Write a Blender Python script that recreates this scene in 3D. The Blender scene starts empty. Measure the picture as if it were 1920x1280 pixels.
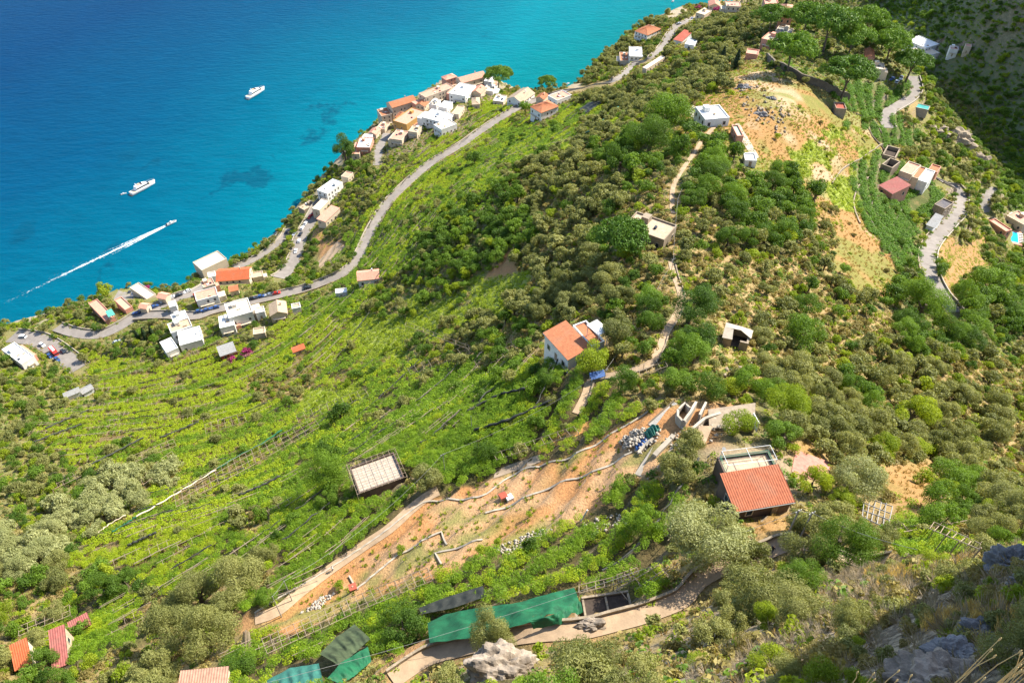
import bpy, math, random
import numpy as np
from mathutils import Vector
random.seed(7)
rng = np.random.default_rng(7)
sc = bpy.context.scene
COL = sc.collection
R = math.radians

# ------------------------------------------------------------------ camera, sky, sun, exposure
FPX, PITCH, HCAM = 1400.0, R(43.8), 310.0
CP, SP = math.cos(PITCH), math.sin(PITCH)
cd = bpy.data.cameras.new('camera'); cam = bpy.data.objects.new('camera', cd); COL.objects.link(cam)
cam.location = (0, 0, HCAM); cam.rotation_euler = (R(90) - PITCH, 0, 0)
cd.sensor_width = 36.0; cd.lens = FPX / 1920 * 36; cd.clip_start = 0.2; cd.clip_end = 60000
sc.camera = cam
SUN_EL, SUN_AZ = R(46), R(60)            # azimuth measured clockwise from +Y: the sun stands ahead and to the right
w = bpy.data.worlds.new('World'); sc.world = w; w.use_nodes = True
nt = w.node_tree; sky = nt.nodes.new('ShaderNodeTexSky'); sky.sky_type = 'NISHITA'; sky.sun_disc = False
sky.sun_elevation = SUN_EL; sky.sun_rotation = SUN_AZ; sky.air_density = 1.0; sky.dust_density = 0.8; sky.altitude = 300
nt.links.new(sky.outputs['Color'], nt.nodes['Background'].inputs['Color'])
nt.nodes['Background'].inputs['Strength'].default_value = 0.135
sd = bpy.data.lights.new('sun', 'SUN'); sun = bpy.data.objects.new('sun', sd); COL.objects.link(sun)
sd.energy = 5.0; sd.angle = R(0.55); sd.color = (1.0, 0.93, 0.80)
sdir = Vector((math.cos(SUN_EL) * math.sin(SUN_AZ), math.cos(SUN_EL) * math.cos(SUN_AZ), math.sin(SUN_EL)))
sun.rotation_euler = (-sdir).to_track_quat('-Z', 'Y').to_euler()
sun.location = (200, 200, 600)
vs = sc.view_settings
vs.view_transform = 'Standard'; vs.look = 'None'; vs.gamma = 1.0; vs.exposure = 1.38; vs.use_curve_mapping = False
sc.cycles.max_bounces = 5; sc.cycles.diffuse_bounces = 3; sc.cycles.transmission_bounces = 3; sc.cycles.transparent_max_bounces = 8

# ------------------------------------------------------------------ pixel <-> world helpers (1920 x 1280 photograph)
def ray(u, v):
    du, dv = (u - 960) / FPX, (v - 640) / FPX
    return np.array([du, CP - dv * SP, -(SP + dv * CP)])
def at_z(u, v, z):
    d = ray(u, v); t = (z - HCAM) / d[2]
    return np.array([d[0] * t, d[1] * t, z])
def project(x, y, z):
    dep = y * CP + (HCAM - z) * SP
    dv = ((HCAM - z) * CP - y * SP) / dep
    return 960 + FPX * x / dep, 640 + FPX * dv, dep
def pxm(p):                       # photograph pixels per metre at a point
    return FPX / (p[1] * CP + (HCAM - p[2]) * SP)

# ------------------------------------------------------------------ relief
CTRL = [  # (u, v, elevation)
 (0,720,60),(0,900,105),(0,1080,140),(0,1270,170),(150,760,72),(250,800,86),(500,760,92),(300,1000,146),(150,1180,160),
 (350,1250,183),(500,900,132),(500,620,62),(700,600,95),(900,560,136),(700,750,128),(900,700,160),(700,890,171),(500,1130,181),
 (640,1120,184),(740,1000,184),(870,1050,196),(960,890,190),(870,1180,208),(640,1240,203),(700,1270,206),(1000,1200,222),
 (1100,900,200),(1200,1150,217),(1300,1090,218),(1085,680,192),(1110,740,194),(1270,800,207),(1350,800,208),(1415,930,213),
 (1480,1010,219),(1600,900,206),(1600,1000,217),(1270,560,191),(1270,680,199),(1380,640,194),(1220,450,183),(1060,500,165),
 (900,350,110),(1050,350,145),(1100,250,120),(1200,180,120),(1300,110,128),(1330,225,171),(1265,330,178),(1400,80,142),(1500,130,160),(1600,40,140),
 (1440,20,135),(1350,20,90),(1450,400,173),(1500,620,180),(1600,480,160),(1550,330,157),(1480,200,168),(1700,800,177),(1900,750,152),
 (1900,600,133),(1880,430,92),(1900,950,186),(1750,650,163),(1700,700,170),(1640,250,144),(1640,170,142),(1800,260,108),(1850,310,96),
 (1700,380,134),(1850,480,112),(1500,1150,246),(1300,1250,246),(1100,1270,230),(1750,1150,268),(1700,1050,236),(1850,1060,262),
 (1600,1250,268),(1880,1200,277),
 # coast road and the shelf below it
 (40,632,38),(85,640,39),(145,683,41),(107,613,40),(165,627,42),(212,620,43),(290,577,45),(367,543,44),(400,582,51),(480,563,52),(550,547,53),
 (600,532,54),(670,485,55),(705,420,56),(760,350,58),(813,303,59),(863,273,60),(907,242,61),(963,207,62),(1010,187,63),(1080,168,63),
 (1130,155,62),(1185,127,62),(1242,87,62),(1255,66,62),(1290,39,60),
 (540,510,24),(560,460,23),(597,387,25),(710,300,36),(750,240,33),(850,180,38),(800,230,42),(453,497,16),(527,450,15),
 (1712,146,136),(1660,220,139),(1758,336,126),(1797,395,129),(1740,472,139),(1776,567,146),(1862,351,100),
 # coast edge
 (-60,625,24),(0,612,24),(100,585,24),(240,545,20),(330,545,18),(400,505,8),(450,485,9),(530,428,11),(560,385,12),(600,335,15),
 (650,285,24),(710,232,24),(780,187,25),(860,152,30),(950,170,36),(1040,172,40),(1085,160,38),(1110,130,34),(1150,92,30),(1200,57,35),(1250,32,32),(1290,14,26),
 # far valley side
 (1850,200,45),(1920,0,100),(1660,5,25),(1750,60,52),(1900,330,52),(1820,130,52),
]
WCTRL = [(-420,290,22),(-420,150,90),(-420,0,170),(-200,-50,235),(0,-60,305),(0,-9,306),(60,-40,315),(40,5,292),(70,30,262),(150,-50,255),(300,0,150),
 (300,110,110),(400,200,75),(440,320,75),(520,420,230),(480,600,250),(560,650,400),(640,420,380),(650,250,250),(500,780,170),(430,800,60),(620,880,330),
 (700,100,180),(740,600,460),(300,880,20),(120,880,20),(-420,-80,200),(740,-80,150)]
cp_ = [at_z(*c) for c in CTRL] + [np.array(c, float) for c in WCTRL]
cp_ = np.array(cp_)
SCL = 100.0
def _kern(r2):
    return np.where(r2 > 1e-12, 0.5 * r2 * np.log(np.maximum(r2, 1e-12)), 0.0)
def _tps_fit(P, z, lam=0.004):
    n = len(P); d2 = ((P[:, None] - P[None]) ** 2).sum(-1)
    A = np.zeros((n + 3, n + 3)); A[:n, :n] = _kern(d2) + lam * np.eye(n)
    A[:n, n] = 1; A[:n, n + 1:] = P; A[n, :n] = 1; A[n + 1:, :n] = P.T
    return np.linalg.solve(A, np.r_[z, 0, 0, 0])
_P = cp_[:, :2] / SCL
_W = _tps_fit(_P, cp_[:, 2])
def tps(x, y):
    x = np.asarray(x, float).ravel() / SCL; y = np.asarray(y, float).ravel() / SCL
    out = np.empty(len(x)); n = len(_P)
    for i in range(0, len(x), 20000):
        xx, yy = x[i:i + 20000], y[i:i + 20000]
        d2 = (xx[:, None] - _P[None, :, 0]) ** 2 + (yy[:, None] - _P[None, :, 1]) ** 2
        out[i:i + 20000] = _kern(d2) @ _W[:n] + _W[n] + _W[n + 1] * xx + _W[n + 2] * yy
    return out

def lattice(x, y, f, seed=0):      # smooth value noise in 0..1
    x = np.asarray(x) * f; y = np.asarray(y) * f
    xi = np.floor(x).astype(np.int64); yi = np.floor(y).astype(np.int64)
    fx = x - xi; fy = y - yi; fx = fx * fx * (3 - 2 * fx); fy = fy * fy * (3 - 2 * fy)
    def h(a, b):
        n = (a * 374761393 + b * 668265263 + seed * 974711) & 0x7fffffff
        n = ((n ^ (n >> 13)) * 1274126177) & 0x7fffffff
        return ((n ^ (n >> 16)) & 0xffff) / 65535.0
    return (h(xi, yi) * (1 - fx) + h(xi + 1, yi) * fx) * (1 - fy) + (h(xi, yi + 1) * (1 - fx) + h(xi + 1, yi + 1) * fx) * fy

# ------------------------------------------------------------------ coast line (top edge of the sea cliff)
COAST_PX = [(-60,622,22),(0,610,22),(60,593,22),(110,578,22),(165,562,20),(215,542,18),(250,533,16),(300,540,16),(335,541,14),(362,520,8),(385,508,5),
 (440,485,6),(470,470,8),(523,430,10),(548,398,11),(575,362,12),(600,333,14),(640,292,20),(668,262,22),(700,232,22),(712,214,22),(775,182,24),(790,172,26),
 (835,143,28),(905,136,30),(960,160,34),(1000,166,36),(1060,163,36),(1088,150,34),(1110,125,30),(1135,100,28),(1165,78,28),(1190,55,30),(1240,30,28),(1285,10,24)]
COAST = [np.array((-900, 260, 20.)), np.array((-480, 300, 20.))] + [at_z(*c) for c in COAST_PX] + [np.array((300, 860, 20.)), np.array((430, 930, 20.)), np.array((1200, 1000, 20.))]
COAST = np.array(COAST)
LAND = np.vstack([COAST[:, :2], [[1200, -900], [-900, -900]]])
def in_poly(x, y, poly):
    ins = np.zeros(np.shape(x), bool); n = len(poly)
    for i in range(n):
        x1, y1 = poly[i]; x2, y2 = poly[(i + 1) % n]
        if y1 == y2: continue
        c = ((y1 > y) != (y2 > y)) & (x < (x2 - x1) * (y - y1) / (y2 - y1) + x1)
        ins ^= c
    return ins
def dist_line(x, y, pts):          # distance to a polyline and the interpolated third coordinate there
    best = np.full(np.shape(x), 1e9); zz = np.zeros(np.shape(x))
    for a, b in zip(pts[:-1], pts[1:]):
        dx, dy = b[0] - a[0], b[1] - a[1]; L = dx * dx + dy * dy + 1e-9
        t = np.clip(((x - a[0]) * dx + (y - a[1]) * dy) / L, 0, 1)
        d = np.hypot(x - a[0] - t * dx, y - a[1] - t * dy)
        m = d < best; best = np.where(m, d, best); zz = np.where(m, a[2] + t * (b[2] - a[2]), zz)
    return best, zz

# ------------------------------------------------------------------ land-cover map read off the photograph, 40 px cells, run lengths
COVER = """~32 M3 P6 K7|~29 O6 P7 K6|~28 O7 P8 K5|~27 O7 Y2 P7 K5|~19 H5 M3 O6 Y6 V4 M2 K3|~17 H5 B3 M1 B3 O2 D1 Y8 V2 M4 K2
~16 H4 B3 G3 B1 O3 D3 M1 Y5 F1 Y1 V2 M4 K1|~16 D1 M2 B3 G3 O3 D4 M1 D2 Y2 F2 Y1 F1 V1 M5 K1|~15 M3 B3 G3 O5 D1 M2 D5 Y2 F1 V4 M3 K1
~14 M4 B2 G3 D1 O5 M3 D6 Y1 F1 V4 M3 K1|~13 M4 B1 G3 D4 O4 M5 D4 M1 Y1 V3 M5|~11 M4 E1 G4 D5 O3 D2 M4 D3 M2 Y2 V2 M1 E2 M2
~9 M7 G4 D3 E1 O7 M8 Y3 V1 M1 E2 M1 D1|~4 M12 G2 M2 D2 F3 O6 M9 Y2 D2 E1 M1 D2|~2 M11 G4 M2 F5 O6 D3 M8 D7|M13 B3 F5 O5 M2 O3 M6 D1 M4 D6
M8 B9 F2 M2 O4 M3 O3 D2 M4 D1 M4 D3 M3|M4 B10 M1 B4 G9 M2 O3 M3 O9 M3|M5 B7 M2 F3 G12 O6 D2 O8 M3|M3 B13 G13 E6 D2 O5 D1 O4 M1
M2 B10 G15 E7 D3 O10 M1|M3 B3 M1 B6 G12 E6 D2 H4 Y2 O8 M1|M5 S3 B5 G3 H3 O1 G3 E6 M2 D3 H3 O4 Y3 O4|M4 S3 B5 G3 D1 G3 E10 G3 O3 H2 D1 O3 M1 Y2 D2 O2
M2 S3 B6 M2 G5 E9 G5 O3 Y2 M1 O3 G3 D1 O3|S3 M1 B6 G7 E8 G7 O2 E3 D2 M3 G3 M3|S2 B7 G7 E7 G8 O2 E2 O4 E2 M3 R3 X1|O4 D3 G2 O4 G1 E5 G8 H3 G1 E2 O5 M3 R4 X3
O3 G4 O4 E5 G3 D1 H7 M3 E2 O5 M3 R4 X4|D1 G6 O4 E1 G4 H2 D2 G2 O3 E3 O8 R6 X6|M1 G4 O4 M1 D2 G3 H3 G1 E3 M1 H2 O9 M3 R4 X7|O10 D1 G2 H3 O2 E1 O3 H3 O7 M4 R3 X9"""
CELL = []
for row in COVER.replace('\n', '|').split('|'):
    s = ''.join(t[0] * int(t[1:]) for t in row.split()); assert len(s) == 48, (len(s), row); CELL.append(s)
assert len(CELL) == 32
KEYS = '~BGOSMDYEFVKHPRXC'
CODE = {c: i for i, c in enumerate(KEYS)}
CELLA = np.array([[CODE[c] for c in s] for s in CELL])
CELLA[7:17, :20][CELLA[7:17, :20] == CODE['M']] = CODE['C']; CELLA[16:27, :8][CELLA[16:27, :8] == CODE['M']] = CODE['C']
for r0, r1, c0, c1, a_, b_ in ((19, 29, 0, 31, 'E', 'G'), (25, 31, 30, 48, 'E', 'O')): CELLA[r0:r1, c0:c1][CELLA[r0:r1, c0:c1] == CODE[a_]] = CODE[b_]
CELLA[27:32, 13:30][CELLA[27:32, 13:30] == CODE['H']] = CODE['G']; CELLA[4:17, 43:][CELLA[4:17, 43:] == CODE['M']] = CODE['C']
def cover(x, y, z, jit=22):
    u, v, dep = project(x, y, z)
    u = u + (lattice(x, y, 0.11, 3) - .5) * 2 * jit; v = v + (lattice(x, y, 0.11, 5) - .5) * 2 * jit
    c = np.clip(np.floor(u / 40), 0, 47).astype(int); r = np.clip(np.floor(v / 40), 0, 31).astype(int)
    return CELLA[r, c]

# ------------------------------------------------------------------ roads, paths (pixel, elevation)
ROADS = {
 'coast_road': (5.9, [(255,593),(300,590),(365,592),(400,582),(480,563),(550,547),(600,532),(645,510),(670,485),(686,452),(702,420),(727,381),(763,344),(813,303),(863,273),(907,242),(963,207),(1000,190),(1060,173),(1108,162),(1157,147),(1185,127),(1220,109),(1242,87),(1255,66),(1268,50),(1290,39),(1305,32)]),
 'lower_coast_road': (6.4, [(107,613),(135,622),(165,627),(195,625),(225,611),(255,593),(290,577),(333,557),(367,543),(395,528)]),
 'hairpin_road': (10.0, [(22,630),(50,632),(80,640),(112,660),(150,690)]),
 'seaside_road': (4.5, [(440,503),(465,492),(493,477),(527,450),(540,428)]),
 'parking_road': (8.5, [(520,520),(540,507),(555,477),(563,447),(580,417),(597,387),(610,373)]),
 'town_road': (6.5, [(708,310),(709,290),(714,270),(727,250)]),
 'valley_road': (5.8, [(1712,143),(1717,168),(1703,187),(1671,206),(1660,220),(1667,240)]),
 'bend_road': (6.0, [(1758,336),(1785,351),(1800,368),(1798,395),(1776,422),(1752,449),(1740,472),(1742,505),(1757,541),(1776,567),(1790,585)]),
 'side_road': (5.0, [(1862,351),(1847,377),(1853,398)]),
}
PATHS = {
 'ridge_path': (1.5, [(1345,232),(1318,262),(1298,292),(1275,325),(1262,352),(1260,385),(1262,400)]),
 'stair_path': (1.7, [(1258,490),(1266,520),(1277,555),(1268,590),(1248,622),(1238,650),(1215,682),(1160,700),(1112,712),(1096,745),(1080,775)]),
 'field_path': (2.2, [(478,1160),(520,1142),(570,1105),(620,1068),(680,1025),(730,990),(770,955),(800,932),(822,920)]),
 'lower_path': (2.3, [(735,1275),(800,1237),(860,1216),(940,1196),(1010,1185),(1090,1180),(1160,1166),(1215,1150),(1280,1120),(1310,1090),(1360,1062),(1420,1040),(1480,1022),(1540,1032),(1600,1052),(1660,1052)]),
}
def hit_smooth(u, v, h=0.0):       # first point of the pixel's ray that lies h above the relief
    d = ray(u, v); t = np.linspace(8, 1400, 1800); P = d[None] * t[:, None]; P[:, 2] += HCAM
    g = P[:, 2] - tps(P[:, 0], P[:, 1]) - h
    k = np.argmax(g < 0)
    if g[k] >= 0: k = len(t) - 1
    a = g[k - 1] / (g[k - 1] - g[k] + 1e-9); return P[k - 1] + (P[k] - P[k - 1]) * a
def smooth_line(pts, step=2.0):
    pts = np.array(pts); out = []
    n = len(pts)
    for i in range(n - 1):
        p0, p1, p2, p3 = pts[max(i - 1, 0)], pts[i], pts[i + 1], pts[min(i + 2, n - 1)]
        k = max(2, int(np.linalg.norm(p2 - p1) / step))
        for t in np.linspace(0, 1, k, endpoint=False):
            out.append(0.5 * ((2 * p1) + (-p0 + p2) * t + (2 * p0 - 5 * p1 + 4 * p2 - p3) * t * t + (-p0 + 3 * p1 - 3 * p2 + p3) * t ** 3))
    out.append(pts[-1]); out = np.array(out)
    z = out[:, 2].copy()
    for _ in range(12): z[1:-1] = (z[:-2] + z[1:-1] * 2 + z[2:]) / 4
    out[:, 2] = z
    return out
RLINE = {k: (wd, smooth_line([hit_smooth(*p) for p in px])) for k, (wd, px) in ROADS.items()}
PLINE = {k: (wd, smooth_line([hit_smooth(*p) for p in px], 1.2)) for k, (wd, px) in PATHS.items()}

# ------------------------------------------------------------------ height grid
XS = np.concatenate([np.arange(-430, -300, 3.5), np.arange(-300, 230, 1.3), np.arange(230, 760, 3.5)])
YS = np.concatenate([np.arange(-80, -10, 3.5), np.arange(-10, 280, 1.2), np.arange(280, 440, 1.7), np.arange(440, 930, 3.0)])
GX, GY = np.meshgrid(XS, YS)
GZ0 = tps(GX, GY).reshape(GX.shape)
inl = in_poly(GX, GY, LAND)
cdist, cz = dist_line(GX, GY, COAST)
GC = cover(GX, GY, GZ0)
def terr_phase(x, y, z, s=3.0):
    return z / s + 0.55 * lattice(x, y, 0.018, 11) + .05 * lattice(x, y, 0.15, 12)
TW = np.zeros(GX.shape)
for c, wv in (('B', 1), ('G', 1), ('V', 1), ('F', .7), ('K', .8), ('M', .45), ('C', .6), ('O', .4), ('S', .7), ('E', .5), ('D', .3), ('Y', .15)):
    TW[GC == CODE[c]] = wv
for _ in range(3):
    TW = (TW + np.roll(TW, 1, 0) + np.roll(TW, -1, 0) + np.roll(TW, 1, 1) + np.roll(TW, -1, 1)) / 5
ph = terr_phase(GX, GY, GZ0); kf = np.floor(ph); tf = ph - kf
prof = np.where(tf < .70, .20 * tf / .70, .20 + .80 * (np.maximum(tf - .70, 0) / .30) ** 1.2)
GZ = GZ0 + TW * (prof - tf) * 3.0 * .85
GZ += (lattice(GX, GY, .25, 1) - .5) * .5 + (lattice(GX, GY, .6, 2) - .5) * .25
RM = np.full(GX.shape, 1e9)
for k, (wd, L) in list(RLINE.items()) + list(PLINE.items()):
    d, zz = dist_line(GX, GY, L); hw = wd / 2
    RM = np.minimum(RM, d - hw)
    t = np.clip((d - hw - 1.3) / (4.0 if wd > 4 else 1.6), 0, 1); t = t * t * (3 - 2 * t)
    m = d < hw + 6
    GZ = np.where(m, GZ * t + (zz - .12) * (1 - t), GZ)
# ------------------------------------------------------------------ buildings: roof corners as seen, first edge is the side nearest the camera
# block = (front-left, front-right, back-right, back-left), height, roof kind, roof colour, wall colour
WH, CR, PK, TC, RU, BE, OC, GY_, ST = 'white', 'cream', 'pink', 'terracotta', 'rust', 'beige', 'ochre', 'grey', 'stone'
HOUSES = [
 ('farmhouse','nearest house, corrugated rust-red roof and pergola-framed terrace behind it','house',[
  ([(1380,955),(1485,937),(1453,877),(1353,895)],3.0,'mono',RU,'brown'),([(1354,895),(1452,878),(1440,844),(1350,863)],3.0,'flat',BE,'brown')]),
 ('tiled_house','house with bright orange tiled roof, terracotta terrace and white awnings','house',[
  ([(1032,625),(1063,680),(1097,652),(1063,602)],4.6,'mono',TC,WH),([(1077,613),(1107,653),(1133,642),(1098,602)],3.0,'flat',TC,WH),
  ([(1102,609),(1123,631),(1140,618),(1120,598)],5.2,'awning',WH,WH)]),
 ('flat_roofed_house','flat-roofed beige house with parapet beside the rounded pine on the ridge','house',[([(1175,423),(1247,458),(1263,424),(1192,397)],3.6,'flat',BE,ST)]),
 ('ridge_house','white flat-roofed house on the ridge at the edge of the golden slope','house',[([(1321,226),(1369,223),(1347,198),(1305,203)],3.2,'flat',WH,WH)]),
 ('garden_hut','small hut with pale green roof below the white ridge house','hut',[([(1380,258),(1393,256),(1384,236),(1374,237)],2.6,'flat','palegreen',PK)]),
 ('white_outbuilding','low white block beside the path below the ridge house','hut',[([(1397,302),(1420,304),(1414,290),(1393,288)],2.0,'flat',WH,WH)]),
 ('hairpin_house','white house with pale flat roof inside the hairpin bend at far left','house',[([(40,684),(63,670),(28,640),(6,657)],5,'flat',WH,WH)]),
 ('pink_house','long low building with pink roof and turquoise canopy by the sea','building',[([(200,604),(216,592),(183,565),(163,567)],3.5,'flat',PK,PK),([(203,594),(217,590),(208,578),(197,584)],4.4,'awning','turquoise',WH)]),
 ('roadside_hut','small beige hut above the curved seaside parking bay','hut',[([(235,583),(248,575),(228,557),(215,563)],4,'flat',BE,PK)]),
 ('seafront_house','cream seafront building beside the purple bougainvillea','building',[([(278,562),(292,551),(262,532),(240,539)],4,'flat',CR,CR)]),
 ('sea_platform','broad pale bathing platform standing over the water','platform',[([(377,510),(424,485),(408,470),(365,492)],9,'flat',CR,CR)]),
 ('red_roofed_house','seaside house under a vivid orange-red roof behind the pale platform','house',[([(408,526),(467,523),(470,501),(410,504)],6,'gable','orange',CR)]),
 ('small_pink_house','small pink flat-roofed house just above the lower coast road','house',[([(381,541),(403,533),(398,521),(377,529)],6,'flat',PK,CR)]),
 ('terraced_house','pink and white house with a small red annex between the two roads','house',[([(367,567),(408,554),(405,538),(366,549)],6,'flat',PK,WH),([(364,562),(376,558),(374,548),(362,552)],5,'flat','red','red')]),
 ('white_villa','stepped white villa of four blocks above the vineyards','villa',[([(324,606),(353,597),(347,581),(322,592)],9,'flat',WH,WH),([(320,628),(358,611),(355,594),(316,608)],7.5,'flat',BE,WH),
  ([(337,645),(385,640),(370,612),(333,624)],4.6,'flat',WH,WH),([(310,664),(335,652),(320,633),(303,642)],5,'flat',WH,WH)]),
 ('terrace_villa','white villa with a planted roof terrace above the coast road','villa',[([(433,594),(477,587),(463,561),(416,571)],8,'flat',CR,WH),([(412,614),(444,612),(433,589),(410,595)],5.5,'flat',WH,WH)]),
 ('beige_house','beige house with low wing at the end of the villa row','house',[([(507,591),(540,587),(533,566),(505,571)],5,'gable',BE,CR)]),
 ('beige_hut','small beige hut at the top edge of the vine terraces','hut',[([(475,628),(497,625),(497,613),(475,617)],3,'flat',BE,CR)]),
 ('red_walled_shed','grey-roofed shed with a red front wall among the vines','shed',[([(412,668),(440,657),(437,641),(410,653)],3.5,'mono',GY_,'red')]),
 ('orange_shed','tiny shed with an orange roof in the vine terraces','shed',[([(550,660),(572,652),(568,645),(548,653)],2,'mono','orange',CR)]),
 ('greenhouse','lower of two pale grey greenhouses on the left terraces','greenhouse',[([(122,745),(150,733),(146,726),(120,737)],2.5,'gable',GY_,WH)]),
 ('greenhouse','upper of two pale grey greenhouses on the left terraces','greenhouse',[([(153,740),(173,727),(168,719),(153,730)],2.5,'gable',GY_,WH)]),
 ('church','long cream building under a terracotta roof at the town edge above the sea','building',[([(735,204),(777,188),(770,179),(727,193)],11,'gable',TC,CR)]),
 ('town_house','narrow cream town house at the left end of the terracotta building','house',[([(713,221),(731,214),(727,201),(711,207)],9,'flat',TC,CR)]),
 ('town_house','long pink flat-roofed town house facing the open sea','house',[([(797,186),(850,163),(838,157),(788,175)],9,'flat',PK,CR)]),
 ('town_house','small hipped pink tower house at the seaward tip of town','house',[([(835,152),(854,143),(847,137),(832,144)],9,'hip',PK,PK)]),
 ('town_house','pink-roofed house at the outer sea edge of town','house',[([(864,159),(907,142),(900,133),(861,147)],7,'gable',PK,CR)]),
 ('town_house','large white flat-roofed town house in the town centre','house',[([(838,176),(876,181),(889,162),(866,156)],7,'flat',WH,WH)]),
 ('town_house','ochre-walled town house with beige roof terrace','house',[([(737,228),(763,234),(797,211),(773,201)],8,'flat',PK,OC)]),
 ('town_house','pink terrace block below the ochre town house','house',[([(728,261),(757,264),(763,248),(746,243)],5,'flat',PK,CR)]),
 ('town_house','big white roofed house nearest the lemon terraces','house',[([(790,221),(833,231),(850,216),(811,204)],6,'flat',WH,WH),([(817,236),(828,246),(851,234),(843,221)],5,'flat',CR,WH)]),
 ('town_house','small narrow pale house beside the lemon terraces','house',[([(850,214),(863,217),(866,202),(857,196)],4,'flat',BE,CR)]),
 ('town_house','small white house between the larger white town houses','house',[([(823,201),(838,204),(848,193),(833,189)],5,'flat',WH,WH)]),
 ('roadside_house','wide beige-roofed house with bluish walls where the road leaves town','house',[([(952,184),(977,194),(1003,174),(975,168)],6,'gable',BE,WH)]),
 ('pale_shed','small pale hipped shed on the dry plot in town','shed',[([(885,195),(900,196),(898,182),(886,184)],4,'hip',BE,CR)]),
 ('hip_roofed_house','white and pink house with terracotta roof beside the coast road','house',[([(998,200),(1014,213),(1044,199),(1027,187)],7,'hip',TC,WH)]),
 ('white_house','low white house behind the terracotta-roofed roadside house','house',[([(1030,181),(1047,192),(1064,179),(1058,168)],4,'flat',PK,WH)]),
 ('terrace_block','pale terraced block on the cliff edge left of the town road','building',[([(664,279),(690,276),(705,257),(678,261)],5,'flat',WH,PK),([(655,291),(672,289),(680,273),(665,277)],4,'flat',PK,CR)]),
 ('cliff_house','white cliff house with roof pergola above the parked cars','house',[([(600,356),(613,367),(638,343),(623,334)],6,'flat',WH,WH)]),
 ('cliff_hut','small beige building on the cliff edge left of the parked cars','hut',[([(562,389),(571,397),(588,383),(582,374)],4,'flat',BE,ST)]),
 ('pink_shed','pink-roofed shed on the slope right of the parked cars','shed',[([(597,409),(613,418),(631,394),(624,386)],4,'mono',PK,CR)]),
 ('pale_hut','pale flat hut at the upper end of the car park','hut',[([(590,391),(600,397),(613,378),(602,371)],4,'flat',WH,CR)]),
 ('bend_house','house with reddish roof on the inside of the coast road bend','house',[([(672,526),(708,521),(712,504),(670,509)],4,'gable',PK,WH)]),
 ('white_hut','small white hut just above the coast road bend','hut',[([(628,552),(650,548),(650,541),(630,543)],3,'flat',WH,WH)]),
 ('hip_roofed_house','house with pinkish hipped roof beside the far stretch of road','house',[([(1195,58),(1211,67),(1241,54),(1213,46)],6,'hip',TC,WH)]),
 ('white_house','square white house with red-roofed wing on the far sea cliff','house',[([(1180,107),(1204,107),(1204,89),(1180,89)],6,'flat',WH,WH),([(1162,115),(1178,115),(1178,99),(1162,99)],5,'flat',TC,CR)]),
 ('red_roofed_house','red-roofed house with white terrace beside the far road bend','house',[([(1268,74),(1279,79),(1295,64),(1281,58)],4,'mono','red',WH),([(1281,85),(1300,85),(1311,75),(1294,72)],3,'flat',WH,WH)]),
 ('roadside_canopy','long white canopy along the far stretch of the coast road','canopy',[([(1204,129),(1213,130),(1246,109),(1240,105)],3,'flat',WH,CR)]),
 ('pale_house','pale house near the purple flowers at the end of the far road','house',[([(1303,26),(1322,28),(1334,22),(1320,16)],4,'flat',CR,CR)]),
 ('distant_house','left of two small pink houses at the top edge','house',[([(1328,12),(1350,12),(1350,3),(1330,3)],6,'gable',PK,CR)]),
 ('distant_house','right of two small pink houses at the top edge','house',[([(1360,13),(1388,13),(1388,4),(1362,4)],6,'flat',PK,CR)]),
 ('villa','pink villa with tall tower walls among the umbrella pines','villa',[([(1462,24),(1487,25),(1486,10),(1463,8)],9,'hip',PK,PK),([(1433,10),(1458,10),(1458,-3),(1433,-3)],7,'flat',PK,PK)]),
 ('garden_house','rosy stone house with arched front in the pine garden','house',[([(1430,74),(1455,81),(1466,69),(1440,61)],5,'flat',BE,PK)]),
 ('garden_pavilion','long pavilion with pale grey roof beneath the pines','pavilion',[([(1455,59),(1482,65),(1486,56),(1459,50)],4,'flat',GY_,CR)]),
 ('garden_shed','small pink shed beside the top of the ridge path','shed',[([(1398,101),(1420,105),(1424,95),(1402,93)],3,'flat',PK,PK)]),
 ('hotel','large white hotel of two stepped wings in the far valley','hotel',[([(1702,75),(1735,93),(1759,83),(1722,67)],9,'flat',WH,WH),([(1714,93),(1733,110),(1752,98),(1737,85)],8,'flat',CR,WH)]),
 ('valley_house','small white house with pink roof standing alone in the far valley','house',[([(1779,93),(1795,94),(1798,88),(1783,87)],5.5,'flat',PK,WH)]),
 ('valley_house','smallest pale house on the shaded far valley side','house',[([(1808,88),(1820,89),(1823,84),(1812,83)],5,'flat',PK,CR)]),
 ('pink_house','small pink house with tiled roof under the right-hand pines','house',[([(1622,108),(1640,108),(1638,95),(1623,92)],4,'gable',TC,PK)]),
 ('cream_house','cream house with flat roof above the shaded car park','house',[([(1632,130),(1660,132),(1656,120),(1634,118)],4,'flat',CR,CR)]),
 ('red_hut','small red-roofed hut at the lower corner of the pine garden','hut',[([(1565,206),(1583,205),(1585,193),(1566,195)],3,'flat','red',ST)]),
 ('stone_cube','small roofless stone cube above the pink-roofed valley house','ruin',[([(1660,306),(1676,316),(1683,301),(1668,289)],3.5,'ruin',ST,ST)]),
 ('stone_ruin','low golden stone ruin with walled yard above the stone cube','ruin',[([(1656,289),(1680,294),(1688,279),(1664,270)],2,'ruin',ST,ST)]),
 ('valley_farmhouse','wide house with roof in pink, red and white bands on the right slope','house',[([(1689,321),(1711,332),(1723,311),(1703,303)],5,'flat',PK,CR),([(1712,333),(1722,338),(1735,317),(1724,312)],5.1,'flat',TC,CR),
  ([(1723,339),(1738,345),(1752,323),(1736,317)],5,'flat',WH,WH),([(1742,319),(1757,326),(1763,314),(1746,308)],4,'flat',TC,PK)]),
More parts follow.
